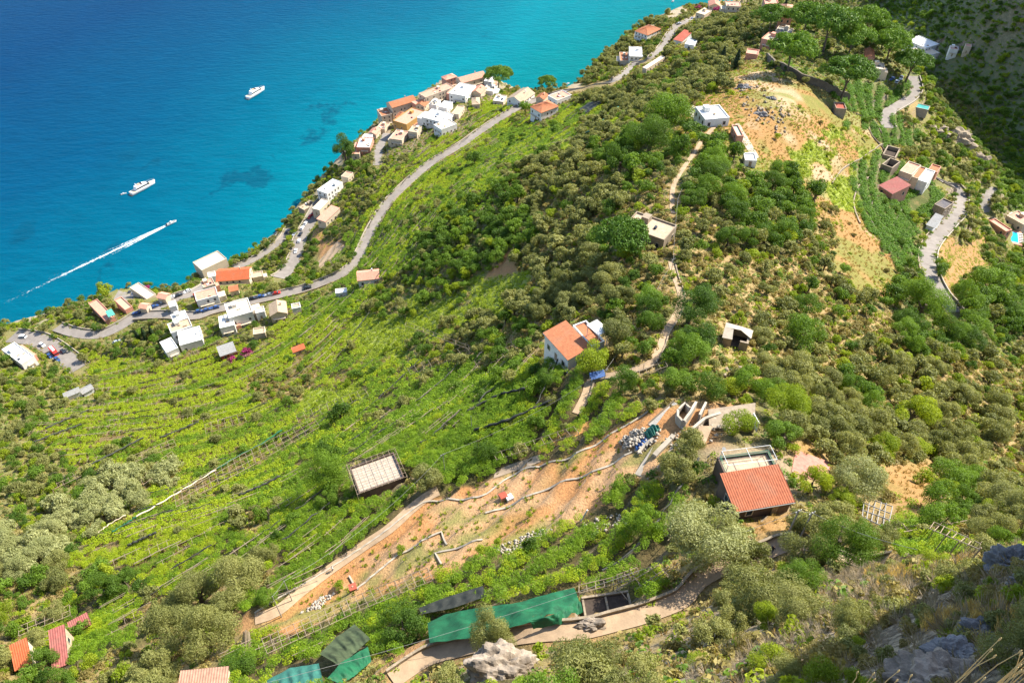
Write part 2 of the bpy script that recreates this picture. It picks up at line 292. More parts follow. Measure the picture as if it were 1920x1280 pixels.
 ('rose_roofed_shed','shed with a square rose-red roof in the right-hand vineyard','shed',[([(1657,348),(1676,368),(1694,350),(1682,334)],3.5,'mono','rose',PK)]),
 ('grey_shed','dark grey roofed shed inside the right-hand road bend','shed',[([(1755,384),(1774,397),(1781,381),(1768,371)],3.5,'flat','darkgrey',ST)]),
 ('lean_to','small grey lean-to beside the road below the dark grey shed','shed',[([(1740,421),(1752,427),(1764,410),(1753,404)],2.5,'mono',GY_,WH)]),
 ('pool_house','cream and pink house beside the swimming pool at the right edge','house',[([(1893,406),(1920,426),(1935,412),(1906,393)],4,'flat',PK,CR)]),
 ('poolside_terrace','long pink terrace building left of the swimming pool','building',[([(1858,415),(1886,438),(1892,431),(1865,409)],3,'flat',PK,PK)]),
 ('lattice_shed','pale flat-roofed shed under a lattice of poles in the lemon terraces','shed',[([(673,923),(760,900),(737,847),(657,882)],3.0,'flat','palebeige','brown')]),
 ('orange_roofed_hut','hut with bright orange roof at the lower left corner','hut',[([(33,1250),(57,1241),(50,1200),(22,1212)],3,'mono','orange',CR)]),
 ('red_roofed_hut','hut with long crimson roof half hidden by vines, lower left','hut',[([(100,1252),(123,1242),(124,1174),(100,1187)],3,'mono','rose',BE)]),
 ('red_roofed_hut','small crimson-roofed hut at the upper end of the lower left huts','hut',[([(134,1187),(167,1168),(161,1149),(134,1167)],3,'mono','rose',BE)]),
 ('rusty_roofed_house','house with a rusty pinkish roof cut by the bottom edge','house',[([(318,1300),(436,1296),(411,1249),(362,1263)],3,'mono','rusty',CR)]),
 ('stone_shelter','ruined grey stone shelter with sagging roof on the right of the ridge','ruin',[([(1357,634),(1402,642),(1411,619),(1363,606)],2.6,'shelter',ST,ST)]),
 ('town_house','small pink house at the lower left end of town','house',[([(706,241),(722,244),(730,232),(715,229)],4,'flat',PK,CR)]),
 ('town_house','cream house squeezed below the ochre town house on its right','house',[([(766,247),(782,250),(790,239),(774,236)],5,'flat',BE,CR)]),
 ('town_house','pinkish house right of the large white town house','house',[([(884,173),(902,176),(910,165),(893,161)],5,'gable',PK,CR)]),
 ('town_house','low cream house under the town pine','house',[([(906,170),(925,173),(932,162),(914,158)],4,'flat',CR,WH)]),
 ('town_house','pale low house beside the dry plot near the road','house',[([(924,190),(944,192),(950,181),(931,178)],3.5,'flat',WH,CR)]),
 ('town_house','narrow cream house behind the ochre town house','house',[([(780,197),(796,200),(803,191),(788,188)],6,'gable',TC,CR)]),
 ('town_house','tiny white house at the seaward edge beside the town pine','house',[([(908,153),(922,155),(927,146),(913,144)],5,'flat',WH,WH)]),
 ('cream_cottage','cream cottage right of the seafront building','house',[([(296,557),(310,561),(318,551),(304,547)],4,'gable',PK,CR)]),
 ('pale_cottage','pale cottage between the pink house and the orange-red roof','house',[([(391,521),(405,518),(403,509),(389,512)],5,'flat',CR,WH)]),
 ('roadside_cottage','small cottage with red roof just above the upper road','house',[([(431,546),(447,543),(445,534),(429,537)],4,'gable',TC,CR)]),
 ('villa_annex','small cream annex right of the terrace villa','house',[([(480,588),(497,585),(494,575),(478,578)],4,'flat',CR,WH)]),
 ('end_cottage','low white cottage at the right end of the villa row','house',[([(548,580),(564,577),(562,568),(546,571)],3.5,'flat',BE,WH)]),
 ('town_house','white house stepping down to the sea left of the town road','house',[([(676,262),(690,265),(698,254),(684,251)],5,'flat',WH,WH)]),
 ('town_house','pink house just above the stepping white one','house',[([(691,250),(705,253),(712,243),(698,240)],5,'gable',PK,CR)]),
 ('cliff_house','cream house on the cliff edge above the white cliff house','house',[([(641,331),(653,335),(661,325),(649,321)],4,'flat',PK,CR)]),
 ('town_house','cream house between the pink tower and the large white house','house',[([(850,168),(863,171),(869,162),(856,159)],6,'flat',PK,CR)]),
 ('town_house','white house between ochre house and long pink house','house',[([(806,196),(819,199),(825,189),(812,186)],6,'flat',CR,WH)]),
 ('town_house','pink-roofed house below the terracotta-roofed long building','house',[([(742,219),(754,222),(762,212),(750,209)],7,'hip',TC,PK)]),
 ('roadside_house','small red-roofed house between road and white low house','house',[([(1006,183),(1019,187),(1027,178),(1013,175)],5,'gable',TC,CR)]),
 ('seaside_cottage','small pink cottage above the first parked blue car','house',[([(262,576),(274,579),(280,570),(268,567)],4,'gable',PK,CR)]),
 ('white_cottage','tiny white cottage below the line of parked cars','house',[([(318,577),(331,574),(329,564),(316,567)],4,'flat',WH,WH)]),
 ('shore_house','cream house right of the orange-red roofed seaside house','house',[([(474,522),(494,518),(492,508),(472,512)],4,'flat',BE,CR)]),
]
FIT = []
for nm, lab, cat, blocks in HOUSES:
    fb = []
    for quad, h, kind, rc, wc in blocks:
        cu = sum(q[0] for q in quad) / 4; cv = sum(q[1] for q in quad) / 4
        c = hit_smooth(cu, cv, h); zr = c[2]
        P = [at_z(u, v, zr)[:2] for u, v in quad]
        ctr = sum(P) / 4
        ax = (P[1] - P[0] + P[2] - P[3]) / 2; ay = (P[3] - P[0] + P[2] - P[1]) / 2
        wd = np.linalg.norm(ax); yaw = math.atan2(ax[1], ax[0])
        # turn the axis halfway towards making the second axis square to it
        yaw2 = math.atan2(ay[1], ay[0]) - math.pi / 2
        dy = (yaw2 - yaw + math.pi) % (2 * math.pi) - math.pi
        yaw = yaw + dy * (np.linalg.norm(ay) / (wd + np.linalg.norm(ay)))
        ex = np.array([math.cos(yaw), math.sin(yaw)]); ey = np.array([-ex[1], ex[0]])
        wd = abs(ax @ ex); dp = abs(ay @ ey)
        fb.append(dict(c=ctr, yaw=yaw, w=wd, d=dp, base=zr - h, h=h, top=zr, kind=kind, rc=rc, wc=wc, quad=quad, ex=ex, ey=ey))
        lx = (GX - ctr[0]) * ex[0] + (GY - ctr[1]) * ex[1]; ly = (GX - ctr[0]) * ey[0] + (GY - ctr[1]) * ey[1]
        m = (np.abs(lx) < wd / 2 + 1.0) & (np.abs(ly) < dp / 2 + 1.0)
        if kind != 'awning': GZ = np.where(m, np.minimum(GZ, zr - h - .05), GZ)
    FIT.append((nm, lab, cat, fb))

BED = [(1100,1168),(1187,1150),(1176,1108),(1092,1120)]
BED_Z = float(hit_smooth(1139, 1137)[2]) + .5
bp4 = np.array([at_z(u, v, BED_Z)[:2] for u, v in BED]); bc4 = bp4.mean(0); bp4 = bc4 + (bp4 - bc4) * 1.18
mB = in_poly(GX, GY, bp4); GZ = np.where(mB, np.minimum(GZ, BED_Z - .45), GZ)
# sea cliff: outside the coast line the ground falls away
drop = cz - 1.9 * cdist - (lattice(GX, GY, .12, 21) - .5) * 6 * np.clip(cdist / 4, 0, 1)
GZ = np.where(inl, np.where(cdist < 3.0, np.minimum(GZ, cz + 2.5), GZ), np.maximum(drop, -14))
GZ = np.where(inl & (GZ < 1.5), 1.5, GZ)

def H(x, y):                       # ground height, bilinear
    x = np.asarray(x, float); y = np.asarray(y, float)
    i = np.clip(np.searchsorted(XS, x) - 1, 0, len(XS) - 2); j = np.clip(np.searchsorted(YS, y) - 1, 0, len(YS) - 2)
    fx = np.clip((x - XS[i]) / (XS[i + 1] - XS[i]), 0, 1); fy = np.clip((y - YS[j]) / (YS[j + 1] - YS[j]), 0, 1)
    return (GZ[j, i] * (1 - fx) + GZ[j, i + 1] * fx) * (1 - fy) + (GZ[j + 1, i] * (1 - fx) + GZ[j + 1, i + 1] * fx) * fy
_T = np.concatenate([np.arange(4, 300, .35), np.arange(300, 1500, 1.0)])
def hit(u, v, h=0.0):              # first point of the pixel's ray that lies h above the ground
    d = ray(u, v); P = d[None] * _T[:, None]; P[:, 2] += HCAM
    g = P[:, 2] - np.maximum(H(P[:, 0], P[:, 1]), 0) - h
    k = np.argmax(g < 0)
    if k == 0: k = len(_T) - 1
    a = g[k - 1] / (g[k - 1] - g[k] + 1e-9); return P[k - 1] + (P[k] - P[k - 1]) * a

def HS(x, y):                      # smooth relief without terraces, bilinear
    x = np.asarray(x, float); y = np.asarray(y, float)
    i = np.clip(np.searchsorted(XS, x) - 1, 0, len(XS) - 2); j = np.clip(np.searchsorted(YS, y) - 1, 0, len(YS) - 2)
    fx = np.clip((x - XS[i]) / (XS[i + 1] - XS[i]), 0, 1); fy = np.clip((y - YS[j]) / (YS[j + 1] - YS[j]), 0, 1)
    return (GZ0[j, i] * (1 - fx) + GZ0[j, i + 1] * fx) * (1 - fy) + (GZ0[j + 1, i] * (1 - fx) + GZ0[j + 1, i + 1] * fx) * fy
# ------------------------------------------------------------------ materials
def new_mat(name):
    m = bpy.data.materials.new(name); m.use_nodes = True
    return m, m.node_tree, m.node_tree.nodes['Principled BSDF']
def nd(t, typ, **kw):
    n = t.nodes.new(typ)
    for k, v in kw.items(): setattr(n, k, v)
    return n
def rgb(c): return (c[0], c[1], c[2], 1)
def noise(t, scale, detail=4, rough=.6, vec=None):
    n = nd(t, 'ShaderNodeTexNoise'); n.inputs['Scale'].default_value = scale; n.inputs['Detail'].default_value = detail; n.inputs['Roughness'].default_value = rough
    if vec is not None: t.links.new(vec, n.inputs['Vector'])
    return n
def ramp(t, fac, stops):
    r = nd(t, 'ShaderNodeValToRGB'); e = r.color_ramp.elements
    while len(e) < len(stops): e.new(.5)
    for q, (p, c) in zip(e, stops): q.position = p; q.color = rgb(c) if len(c) == 3 else c
    t.links.new(fac, r.inputs['Fac']); return r
def mix(t, a, b, fac, typ='MIX'):
    n = nd(t, 'ShaderNodeMix', data_type='RGBA', blend_type=typ)
    for s, v in ((n.inputs[6], a), (n.inputs[7], b), (n.inputs[0], fac)):
        if hasattr(v, 'links') or hasattr(v, 'is_linked'): t.links.new(v, s)
        else: s.default_value = v if not isinstance(v, tuple) else rgb(v)
    return n.outputs[2]
def pos(t): return nd(t, 'ShaderNodeNewGeometry').outputs['Position']

MAT = {}
def plain(name, c, rough=.8, var=.25, scale=1.2, bump=.15, metal=0.0, stain=None):
    """painted, plastered or stone surface with blotches and fine relief"""
    m, t, b = new_mat(name); p = pos(t)
    n1 = noise(t, scale, 6, .65, p); n2 = noise(t, scale * .22, 3, .5, p)
    c1 = tuple(max(0, x * (1 - var)) for x in c); c2 = tuple(min(1, x * (1 + var * .7)) for x in c)
    r = ramp(t, n1.outputs['Fac'], [(.3, c1), (.7, c2)])
    out = mix(t, r.outputs['Color'], stain or tuple(x * .72 for x in c), ramp(t, n2.outputs['Fac'], [(.5, (0, 0, 0)), (.75, (.7, .7, .7))]).outputs['Color'])
    t.links.new(out, b.inputs['Base Color']); b.inputs['Roughness'].default_value = rough; b.inputs['Metallic'].default_value = metal
    b.inputs['Specular IOR Level'].default_value = .3
    if bump:
        bp = nd(t, 'ShaderNodeBump'); bp.inputs['Strength'].default_value = bump; bp.inputs['Distance'].default_value = .1
        t.links.new(noise(t, scale * 6, 5, .7, p).outputs['Fac'], bp.inputs['Height']); t.links.new(bp.outputs['Normal'], b.inputs['Normal'])
    MAT[name] = m; return m
PAL = {'white': (.66,.65,.62), 'cream': (.52,.43,.32), 'pink': (.52,.25,.175), 'terracotta': (.36,.130,.058), 'rust': (.295,.088,.040), 'beige': (.40,.30,.205), 'ochre': (.42,.24,.07),
 'grey': (.24,.24,.235), 'stone': (.26,.205,.145), 'brown': (.10,.07,.055), 'palegreen': (.32,.40,.30), 'turquoise': (.06,.30,.25), 'orange': (.37,.090,.032), 'red': (.30,.062,.035),
 'rose': (.27,.085,.072), 'darkgrey': (.08,.075,.085), 'rusty': (.36,.20,.14), 'palebeige': (.36,.30,.24)}
for k, c in PAL.items(): plain('paint_' + k, c, .8, .14 if k in ('white', 'cream') else .30, 1.6, .2, stain=None if k in ('white', 'cream') else tuple(.55 * a + .45 * b for a, b in zip(c, (.20, .16, .11))))
plain('asphalt', (.195,.172,.152), .9, .22, .35, .2); plain('path_earth', (.33,.235,.15), .95, .25, .8, .4); plain('concrete', (.34,.295,.235), .9, .2, .8, .2)
plain('wall_stone', (.27,.215,.15), .95, .4, 1.6, .8); plain('pale_rock', (.25,.205,.16), .95, .65, .5, 1.0, stain=(.16,.105,.05)); plain('grey_rock', (.17,.165,.165), .95, .4, .6, 1.0)
plain('wall_dark', (.14,.115,.085), .95, .4, 1.2, .8); plain('pole_wood', (.28,.215,.15), .9, .3, 2, .3); plain('pole_grey', (.26,.25,.235), .8, .2, 2, .1); plain('bark', (.13,.10,.07), .95, .35, 3, .6)  # wall_dark: wall stone darkened, with the garden wall's shade put into the colour
plain('net_green', (.006,.088,.036), .7, .5, .8, .5); plain('net_dark', (.030,.032,.026), .7, .4, .9, .3); plain('net_teal', (.03,.13,.10), .7, .3, .9, .3)
plain('net_olive', (.045,.062,.028), .8, .5, .8, .3); plain('metal_white', (.55,.55,.53), .5, .08, 2, 0); plain('metal_green', (.03,.19,.10), .5, .15, 2, 0); plain('dark_soil', (.055,.04,.03), .95, .4, 2, .4)
plain('car_white', (.75,.75,.76), .25, .03, 1, 0); plain('car_black', (.02,.022,.028), .25, .05, 1, 0); plain('car_blue', (.03,.07,.20), .25, .05, 1, 0); plain('car_silver', (.42,.44,.46), .25, .05, 1, 0, .4)
plain('car_red', (.45,.035,.025), .25, .05, 1, 0); plain('rubber', (.02,.02,.02), .8, .1, 4, 0); plain('glass_dark', (.025,.035,.05), .12, .05, 1, 0)
plain('window_frame', (.42,.36,.28), .7, .1, 2, 0); plain('blue_tarp', (.02,.075,.24), .5, .2, 1, .1); plain('pool_water', (.02,.42,.62), .08, .08, .5, .05)
plain('bougainvillea', (.40,.03,.18), .8, .4, 3, 0); plain('skin', (.45,.27,.19), .6, .1, 4, 0); plain('shirt_dark', (.03,.03,.04), .9, .1, 4, 0); plain('shirt_white', (.7,.7,.7), .9, .1, 4, 0); plain('trousers', (.06,.08,.14), .9, .1, 4, 0)
plain('rubble_white', (.33,.29,.24), .95, .25, 2, .3); plain('straw', (.50,.36,.16), .9, .3, 2, 0); plain('boat_white', (.82,.82,.82), .3, .03, 1, 0); plain('tank_teal', (.03,.26,.22), .3, .3, .3, .1)

def corrugated(name, c, wl):      # long ridged sheets: fine relief beyond the built ridges, plus weathering per sheet
    m = plain(name, c, .75, .18, 1.3, .1); return m
corrugated('roof_rust', (.52,.165,.075), .3)

# ground: per-vertex cover colour, broken up by noise; steep risers show their dry-stone face
GCOL = {'~': (.30,.25,.18), 'B': (.14,.105,.042), 'G': (.085,.068,.028), 'O': (.27,.20,.088), 'S': (.30,.22,.10), 'M': (.30,.215,.098), 'D': (.13,.12,.05), 'Y': (.30,.170,.062), 'E': (.34,.180,.080),
 'F': (.22,.26,.05), 'V': (.085,.10,.03), 'K': (.12,.14,.07), 'H': (.26,.20,.13), 'P': (.14,.15,.06), 'R': (.24,.19,.08), 'X': (.15,.135,.07), 'C': (.17,.16,.06)}
def ground_material():
    m, t, b = new_mat('ground'); p = pos(t)
    at = nd(t, 'ShaderNodeAttribute', attribute_name='cover'); base = at.outputs['Color']
    n1 = noise(t, .35, 7, .68, p); n2 = noise(t, .07, 4, .6, p); n3 = noise(t, 2.2, 5, .7, p)
    c = mix(t, base, (.28,.185,.085), ramp(t, n1.outputs['Fac'], [(.50, (0,0,0)), (.72, (.55,.55,.55))]).outputs['Color'])
    c = mix(t, c, (.11,.14,.028), ramp(t, n2.outputs['Fac'], [(.52, (0,0,0)), (.72, (.5,.5,.5))]).outputs['Color'])
    c = mix(t, c, ramp(t, n3.outputs['Fac'], [(.25, (.55,.55,.55)), (.75, (1.3,1.3,1.3))]).outputs['Color'], 1.0, 'MULTIPLY')
    g = nd(t, 'ShaderNodeNewGeometry'); sx = nd(t, 'ShaderNodeSeparateXYZ'); t.links.new(g.outputs['True Normal'], sx.inputs[0])
    steep = ramp(t, sx.outputs['Z'], [(.42, (1,1,1)), (.60, (0,0,0))])
    vor = nd(t, 'ShaderNodeTexVoronoi'); vor.inputs['Scale'].default_value = 1.9; t.links.new(p, vor.inputs['Vector'])
    stone = mix(t, ramp(t, n1.outputs['Fac'], [(.3, (.20,.16,.11)), (.7, (.46,.37,.26))]).outputs['Color'], (.09,.07,.05), ramp(t, vor.outputs['Distance'], [(.35, (0,0,0)), (.62, (.8,.8,.8))]).outputs['Color'])
    c = mix(t, c, stone, steep.outputs['Color'])
    t.links.new(c, b.inputs['Base Color']); b.inputs['Roughness'].default_value = .95; b.inputs['Specular IOR Level'].default_value = .15
    bp = nd(t, 'ShaderNodeBump'); bp.inputs['Strength'].default_value = .7; bp.inputs['Distance'].default_value = .5
    t.links.new(n3.outputs['Fac'], bp.inputs['Height']); t.links.new(bp.outputs['Normal'], b.inputs['Normal'])
    return m
MAT['ground'] = ground_material()

def sea_material():
    m, t, b = new_mat('sea_water'); p = pos(t)
    at = nd(t, 'ShaderNodeAttribute', attribute_name='depth'); f = at.outputs['Fac']
    nb = noise(t, .006, 4, .55, p)
    ma = nd(t, 'ShaderNodeMath', operation='MULTIPLY_ADD'); t.links.new(nb.outputs['Fac'], ma.inputs[0]); ma.inputs[1].default_value = .16; t.links.new(f, ma.inputs[2])
    sb = nd(t, 'ShaderNodeMath', operation='SUBTRACT'); t.links.new(ma.outputs[0], sb.inputs[0]); sb.inputs[1].default_value = .08
    c = ramp(t, sb.outputs[0], [(0, (.0005,.112,.120)), (.16, (.0005,.122,.158)), (.34, (.0005,.076,.124)), (.58, (.0005,.046,.102)), (.92, (.0005,.029,.084))]).outputs['Color']
    # seagrass meadows on the bottom
    mp = nd(t, 'ShaderNodeMapping'); mp.inputs['Scale'].default_value = (1, .75, 1); mp.inputs['Rotation'].default_value = (0, 0, .6); t.links.new(p, mp.inputs['Vector'])
    ng = noise(t, .022, 4, .6, mp.outputs[0])
    gm = ramp(t, ng.outputs['Fac'], [(.615, (0,0,0)), (.665, (.62,.62,.62))]).outputs['Color']
    band = ramp(t, f, [(.16, (0,0,0)), (.24, (1,1,1)), (.46, (1,1,1)), (.56, (0,0,0))]).outputs['Color']
    c = mix(t, c, (.002,.040,.075), mix(t, gm, band, 1.0, 'MULTIPLY'))
    # wind streaks
    ms = nd(t, 'ShaderNodeMapping'); ms.inputs['Scale'].default_value = (.035, .16, 1); ms.inputs['Rotation'].default_value = (0, 0, -.45); t.links.new(p, ms.inputs['Vector'])
    nsx = noise(t, 1.0, 6, .62, ms.outputs[0])
    c = mix(t, c, ramp(t, nsx.outputs['Fac'], [(.3, (.80,.84,.86)), (.7, (1.16,1.14,1.12))]).outputs['Color'], 1.0, 'MULTIPLY')
    t.links.new(c, b.inputs['Base Color']); b.inputs['Roughness'].default_value = .3; b.inputs['IOR'].default_value = 1.14; b.inputs['Specular IOR Level'].default_value = .05
    mw = nd(t, 'ShaderNodeMapping'); mw.inputs['Scale'].default_value = (.11, .26, 1); mw.inputs['Rotation'].default_value = (0, 0, -.45); t.links.new(p, mw.inputs['Vector'])
    w1 = noise(t, 1.0, 5, .65, mw.outputs[0])
    bp = nd(t, 'ShaderNodeBump'); bp.inputs['Strength'].default_value = .55; bp.inputs['Distance'].default_value = 1.6
    t.links.new(w1.outputs['Fac'], bp.inputs['Height']); t.links.new(bp.outputs['Normal'], b.inputs['Normal'])
    return m
MAT['sea'] = sea_material()

def leaf_material(name, c1, c2, trans=.35, hue=.03):
    m, t, b = new_mat(name); b.inputs['Roughness'].default_value = .6; b.inputs['Specular IOR Level'].default_value = .25
    oi = nd(t, 'ShaderNodeObjectInfo'); p = pos(t); n = noise(t, .9, 3, .6, p)
    ad = nd(t, 'ShaderNodeMath', operation='MULTIPLY_ADD'); t.links.new(oi.outputs['Random'], ad.inputs[0]); ad.inputs[1].default_value = .55
    sh = nd(t, 'ShaderNodeMath', operation='MULTIPLY'); t.links.new(n.outputs['Fac'], sh.inputs[0]); sh.inputs[1].default_value = .5; t.links.new(sh.outputs[0], ad.inputs[2])
    c = ramp(t, ad.outputs[0], [(.1, c1), (.9, c2)]).outputs['Color']
    t.links.new(c, b.inputs['Base Color'])
    tr = nd(t, 'ShaderNodeBsdfTranslucent'); t.links.new(mix(t, c, (1.25, 1.2, .6), 1.0, 'MULTIPLY'), tr.inputs['Color'])
    ms = nd(t, 'ShaderNodeMixShader'); ms.inputs[0].default_value = trans
    t.links.new(b.outputs[0], ms.inputs[1]); t.links.new(tr.outputs[0], ms.inputs[2])
    t.links.new(ms.outputs[0], t.nodes['Material Output'].inputs['Surface'])
    MAT[name] = m; return m
leaf_material('leaf_olive', (.120,.138,.038), (.290,.290,.090))
leaf_material('leaf_silver', (.215,.235,.085), (.365,.375,.165))
leaf_material('leaf_broad', (.036,.085,.010), (.155,.255,.020), .4)
leaf_material('leaf_lemon', (.074,.160,.008), (.235,.350,.016), .45)
leaf_material('leaf_vine', (.200,.295,.008), (.370,.440,.016), .45)
leaf_material('leaf_bright', (.150,.225,.010), (.310,.370,.022), .45)
leaf_material('leaf_scrub', (.165,.140,.042), (.350,.285,.090))
leaf_material('leaf_pine', (.055,.120,.012), (.130,.225,.020), .25)
leaf_material('leaf_row', (.050,.125,.008), (.140,.270,.014), .4)
leaf_material('leaf_cypress', (.018,.035,.012), (.035,.060,.018), .15)
leaf_material('leaf_dry', (.25,.165,.06), (.42,.30,.13), .4)
leaf_material('leaf_straw', (.46,.33,.13), (.70,.53,.25), .45)
leaf_material('leaf_twig', (.32,.26,.18), (.50,.42,.32), .2)
leaf_material('leaf_flower', (.22,.02,.09), (.36,.045,.17), .3)

# ------------------------------------------------------------------ object helpers
def tag(o, label=None, cat=None, group=None, kind=None):
    if label: o['label'] = label
    if cat: o['category'] = cat
    if group: o['group'] = group
    if kind: o['kind'] = kind
    return o
def empty(name, loc, rz=0.0, scale=None):
    o = bpy.data.objects.new(name, None); COL.objects.link(o); o.location = loc; o.rotation_euler = (0, 0, rz); o.empty_display_size = .5
    if scale is not None: o.scale = (scale, scale, scale) if not hasattr(scale, '__len__') else scale
    return o
def link(name, me, parent=None, loc=(0, 0, 0), rot=None, scale=None):
    o = bpy.data.objects.new(name, me); COL.objects.link(o); o.parent = parent; o.location = loc
    if rot is not None: o.rotation_euler = rot
    if scale is not None: o.scale = scale
    return o
def fast_mesh(name, V, F, mat=None, smooth=False):
    """V (n,3), F (m,k) arrays of equal-sided faces"""
    V = np.asarray(V, np.float32); F = np.asarray(F, np.int32); me = bpy.data.meshes.new(name); k = F.shape[1]
    me.vertices.add(len(V)); me.vertices.foreach_set('co', V.ravel())
    me.loops.add(F.size); me.loops.foreach_set('vertex_index', F.ravel())
    me.polygons.add(len(F)); me.polygons.foreach_set('loop_start', np.arange(0, F.size, k, dtype=np.int32))
    if smooth: me.polygons.foreach_set('use_smooth', np.ones(len(F), bool))
    me.update(calc_edges=True)
    if mat: me.materials.append(MAT[mat] if isinstance(mat, str) else mat)
    return me
class MB:
    """collects boxes, tubes and sheets into one mesh"""
    def __init__(s): s.v = []; s.f = []
    def add(s, V, F):
        n = len(s.v); s.v += [tuple(map(float, q)) for q in V]; s.f += [tuple(i + n for i in f) for f in F]; return s
    def box(s, c, size, rz=0.0, top=1.0):
        hx, hy, hz = size[0] / 2, size[1] / 2, size[2] / 2; cs, sn = math.cos(rz), math.sin(rz); V = []
        for z, k in ((-hz, 1.0), (hz, top)):
            for x, y in ((-hx, -hy), (hx, -hy), (hx, hy), (-hx, hy)):
                x2, y2 = x * k, y * k; V.append((c[0] + x2 * cs - y2 * sn, c[1] + x2 * sn + y2 * cs, c[2] + z))
        return s.add(V, [(3, 2, 1, 0), (4, 5, 6, 7), (0, 1, 5, 4), (1, 2, 6, 5), (2, 3, 7, 6), (3, 0, 4, 7)])
    def tube(s, pts, r, n=6):
        pts = [Vector(p) for p in pts]; rs = r if hasattr(r, '__len__') else [r] * len(pts); V = []; F = []
        for i, p in enumerate(pts):
            d = (pts[min(i + 1, len(pts) - 1)] - pts[max(i - 1, 0)]).normalized()
            a = d.orthogonal().normalized(); b = d.cross(a)
            for k in range(n):
                q = p + (a * math.cos(2 * math.pi * k / n) + b * math.sin(2 * math.pi * k / n)) * rs[i]; V.append(q)
        for i in range(len(pts) - 1):
            for k in range(n): F.append((i * n + k, i * n + (k + 1) % n, (i + 1) * n + (k + 1) % n, (i + 1) * n + k))
        F.append(tuple(reversed(range(n)))); F.append(tuple((len(pts) - 1) * n + k for k in range(n)))
        return s.add(V, F)
    def sheet(s, rows):               # rows of equally many points
        m = len(rows[0]); V = [q for r in rows for q in r]
        return s.add(V, [(i * m + j, i * m + j + 1, (i + 1) * m + j + 1, (i + 1) * m + j) for i in range(len(rows) - 1) for j in range(m - 1)])
    def mesh(s, name, mat, smooth=False):
        me = bpy.data.meshes.new(name); me.from_pydata(s.v, [], s.f); me.update()
        if smooth: me.polygons.foreach_set('use_smooth', np.ones(len(me.polygons), bool))
        me.materials.append(MAT[mat]); return me
    def build(s, name, mat, parent=None, loc=(0, 0, 0), rot=None, smooth=False):
        return link(name, s.mesh(name, mat, smooth), parent, loc, rot)

# ------------------------------------------------------------------ ground, sea
ny, nx = GX.shape
idx = np.arange(ny * nx).reshape(ny, nx)
F = np.stack([idx[:-1, :-1], idx[:-1, 1:], idx[1:, 1:], idx[1:, :-1]], -1).reshape(-1, 4)
gm = fast_mesh('terrain', np.stack([GX, GY, GZ], -1).reshape(-1, 3), F, 'ground')
GC = cover(GX, GY, GZ)
colr = np.ones((ny * nx, 4), np.float32); lut = np.array([GCOL[c] for c in KEYS], np.float32)
cc = lut[GC].reshape(ny, nx, 3)
for _ in range(2): cc = (cc + np.roll(cc, 1, 0) + np.roll(cc, -1, 0) + np.roll(cc, 1, 1) + np.roll(cc, -1, 1)) / 5
FIELD = [(478,1165),(560,1112),(640,1058),(720,1000),(800,938),(900,905),(960,888),(1070,850),(1160,800),(1240,762),(1268,770),(1262,815),(1235,880),(1160,905),(1120,960),(1010,1010),(900,1050),(800,1090),(700,1120),(600,1165),(530,1195)]
uu, vv, _d = project(GX, GY, GZ)
fm = in_poly(uu, vv, np.array(FIELD)) & (GY < 160)
def patchy(m, base, pale, green, f, s, th=.50):
    a = lattice(GX, GY, f, s) * .6 + lattice(GX, GY, f * 3.1, s + 1) * .4; b_ = lattice(GX * .6, GY * 1.4, f * 1.4, s + 2) * .6 + lattice(GX, GY, f * 4, s + 3) * .4
    ka = np.clip((a - .50) / .14, 0, 1)[..., None]; kb = np.clip((b_ - th) / .12, 0, 1)[..., None] * .8
    c_ = np.array(base) * (1 - ka) + np.array(pale) * ka; c_ = c_ * (1 - kb) + np.array(green) * kb; cc[m] = c_[m]
ym = (GC == CODE['Y']) & (GY > 150); patchy(ym, (.30,.165,.062), (.37,.27,.16), (.15,.165,.038), .045, 61)
patchy(fm, (.39,.19,.075), (.43,.255,.13), (.16,.175,.045), .10, 71, .58)
colr[:, :3] = cc.reshape(-1, 3)
ca = gm.color_attributes.new('cover', 'FLOAT_COLOR', 'POINT'); ca.data.foreach_set('color', colr.ravel())
tag(link('hillside', gm), 'steep terraced hillside falling from the ridge to the sea', kind='structure')

sx = np.concatenate([[-20000, -6000, -2500, -1400], np.arange(-1000, 620, 12.0), [1500, 6000, 20000]])
sy = np.concatenate([[-20000, -3000], np.arange(200, 1220, 12.0), [1600, 2600, 6000, 30000]])
SX, SY = np.meshgrid(sx, sy); sd_, _ = dist_line(SX, SY, COAST)
dep = .55 * np.clip((20 - SX) / 560, 0, 1.3) + .45 * np.clip(sd_ / 420, 0, 1.4)
i2 = np.arange(SX.size).reshape(SX.shape); F = np.stack([i2[:-1, :-1], i2[:-1, 1:], i2[1:, 1:], i2[1:, :-1]], -1).reshape(-1, 4)
sm = fast_mesh('sea', np.stack([SX, SY, SX * 0], -1).reshape(-1, 3), F, 'sea')
da = sm.attributes.new('depth', 'FLOAT', 'POINT'); da.data.foreach_set('value', dep.ravel().astype(np.float32))
tag(link('sea', sm), 'open sea, turquoise along the shore and deep blue further out', kind='structure')

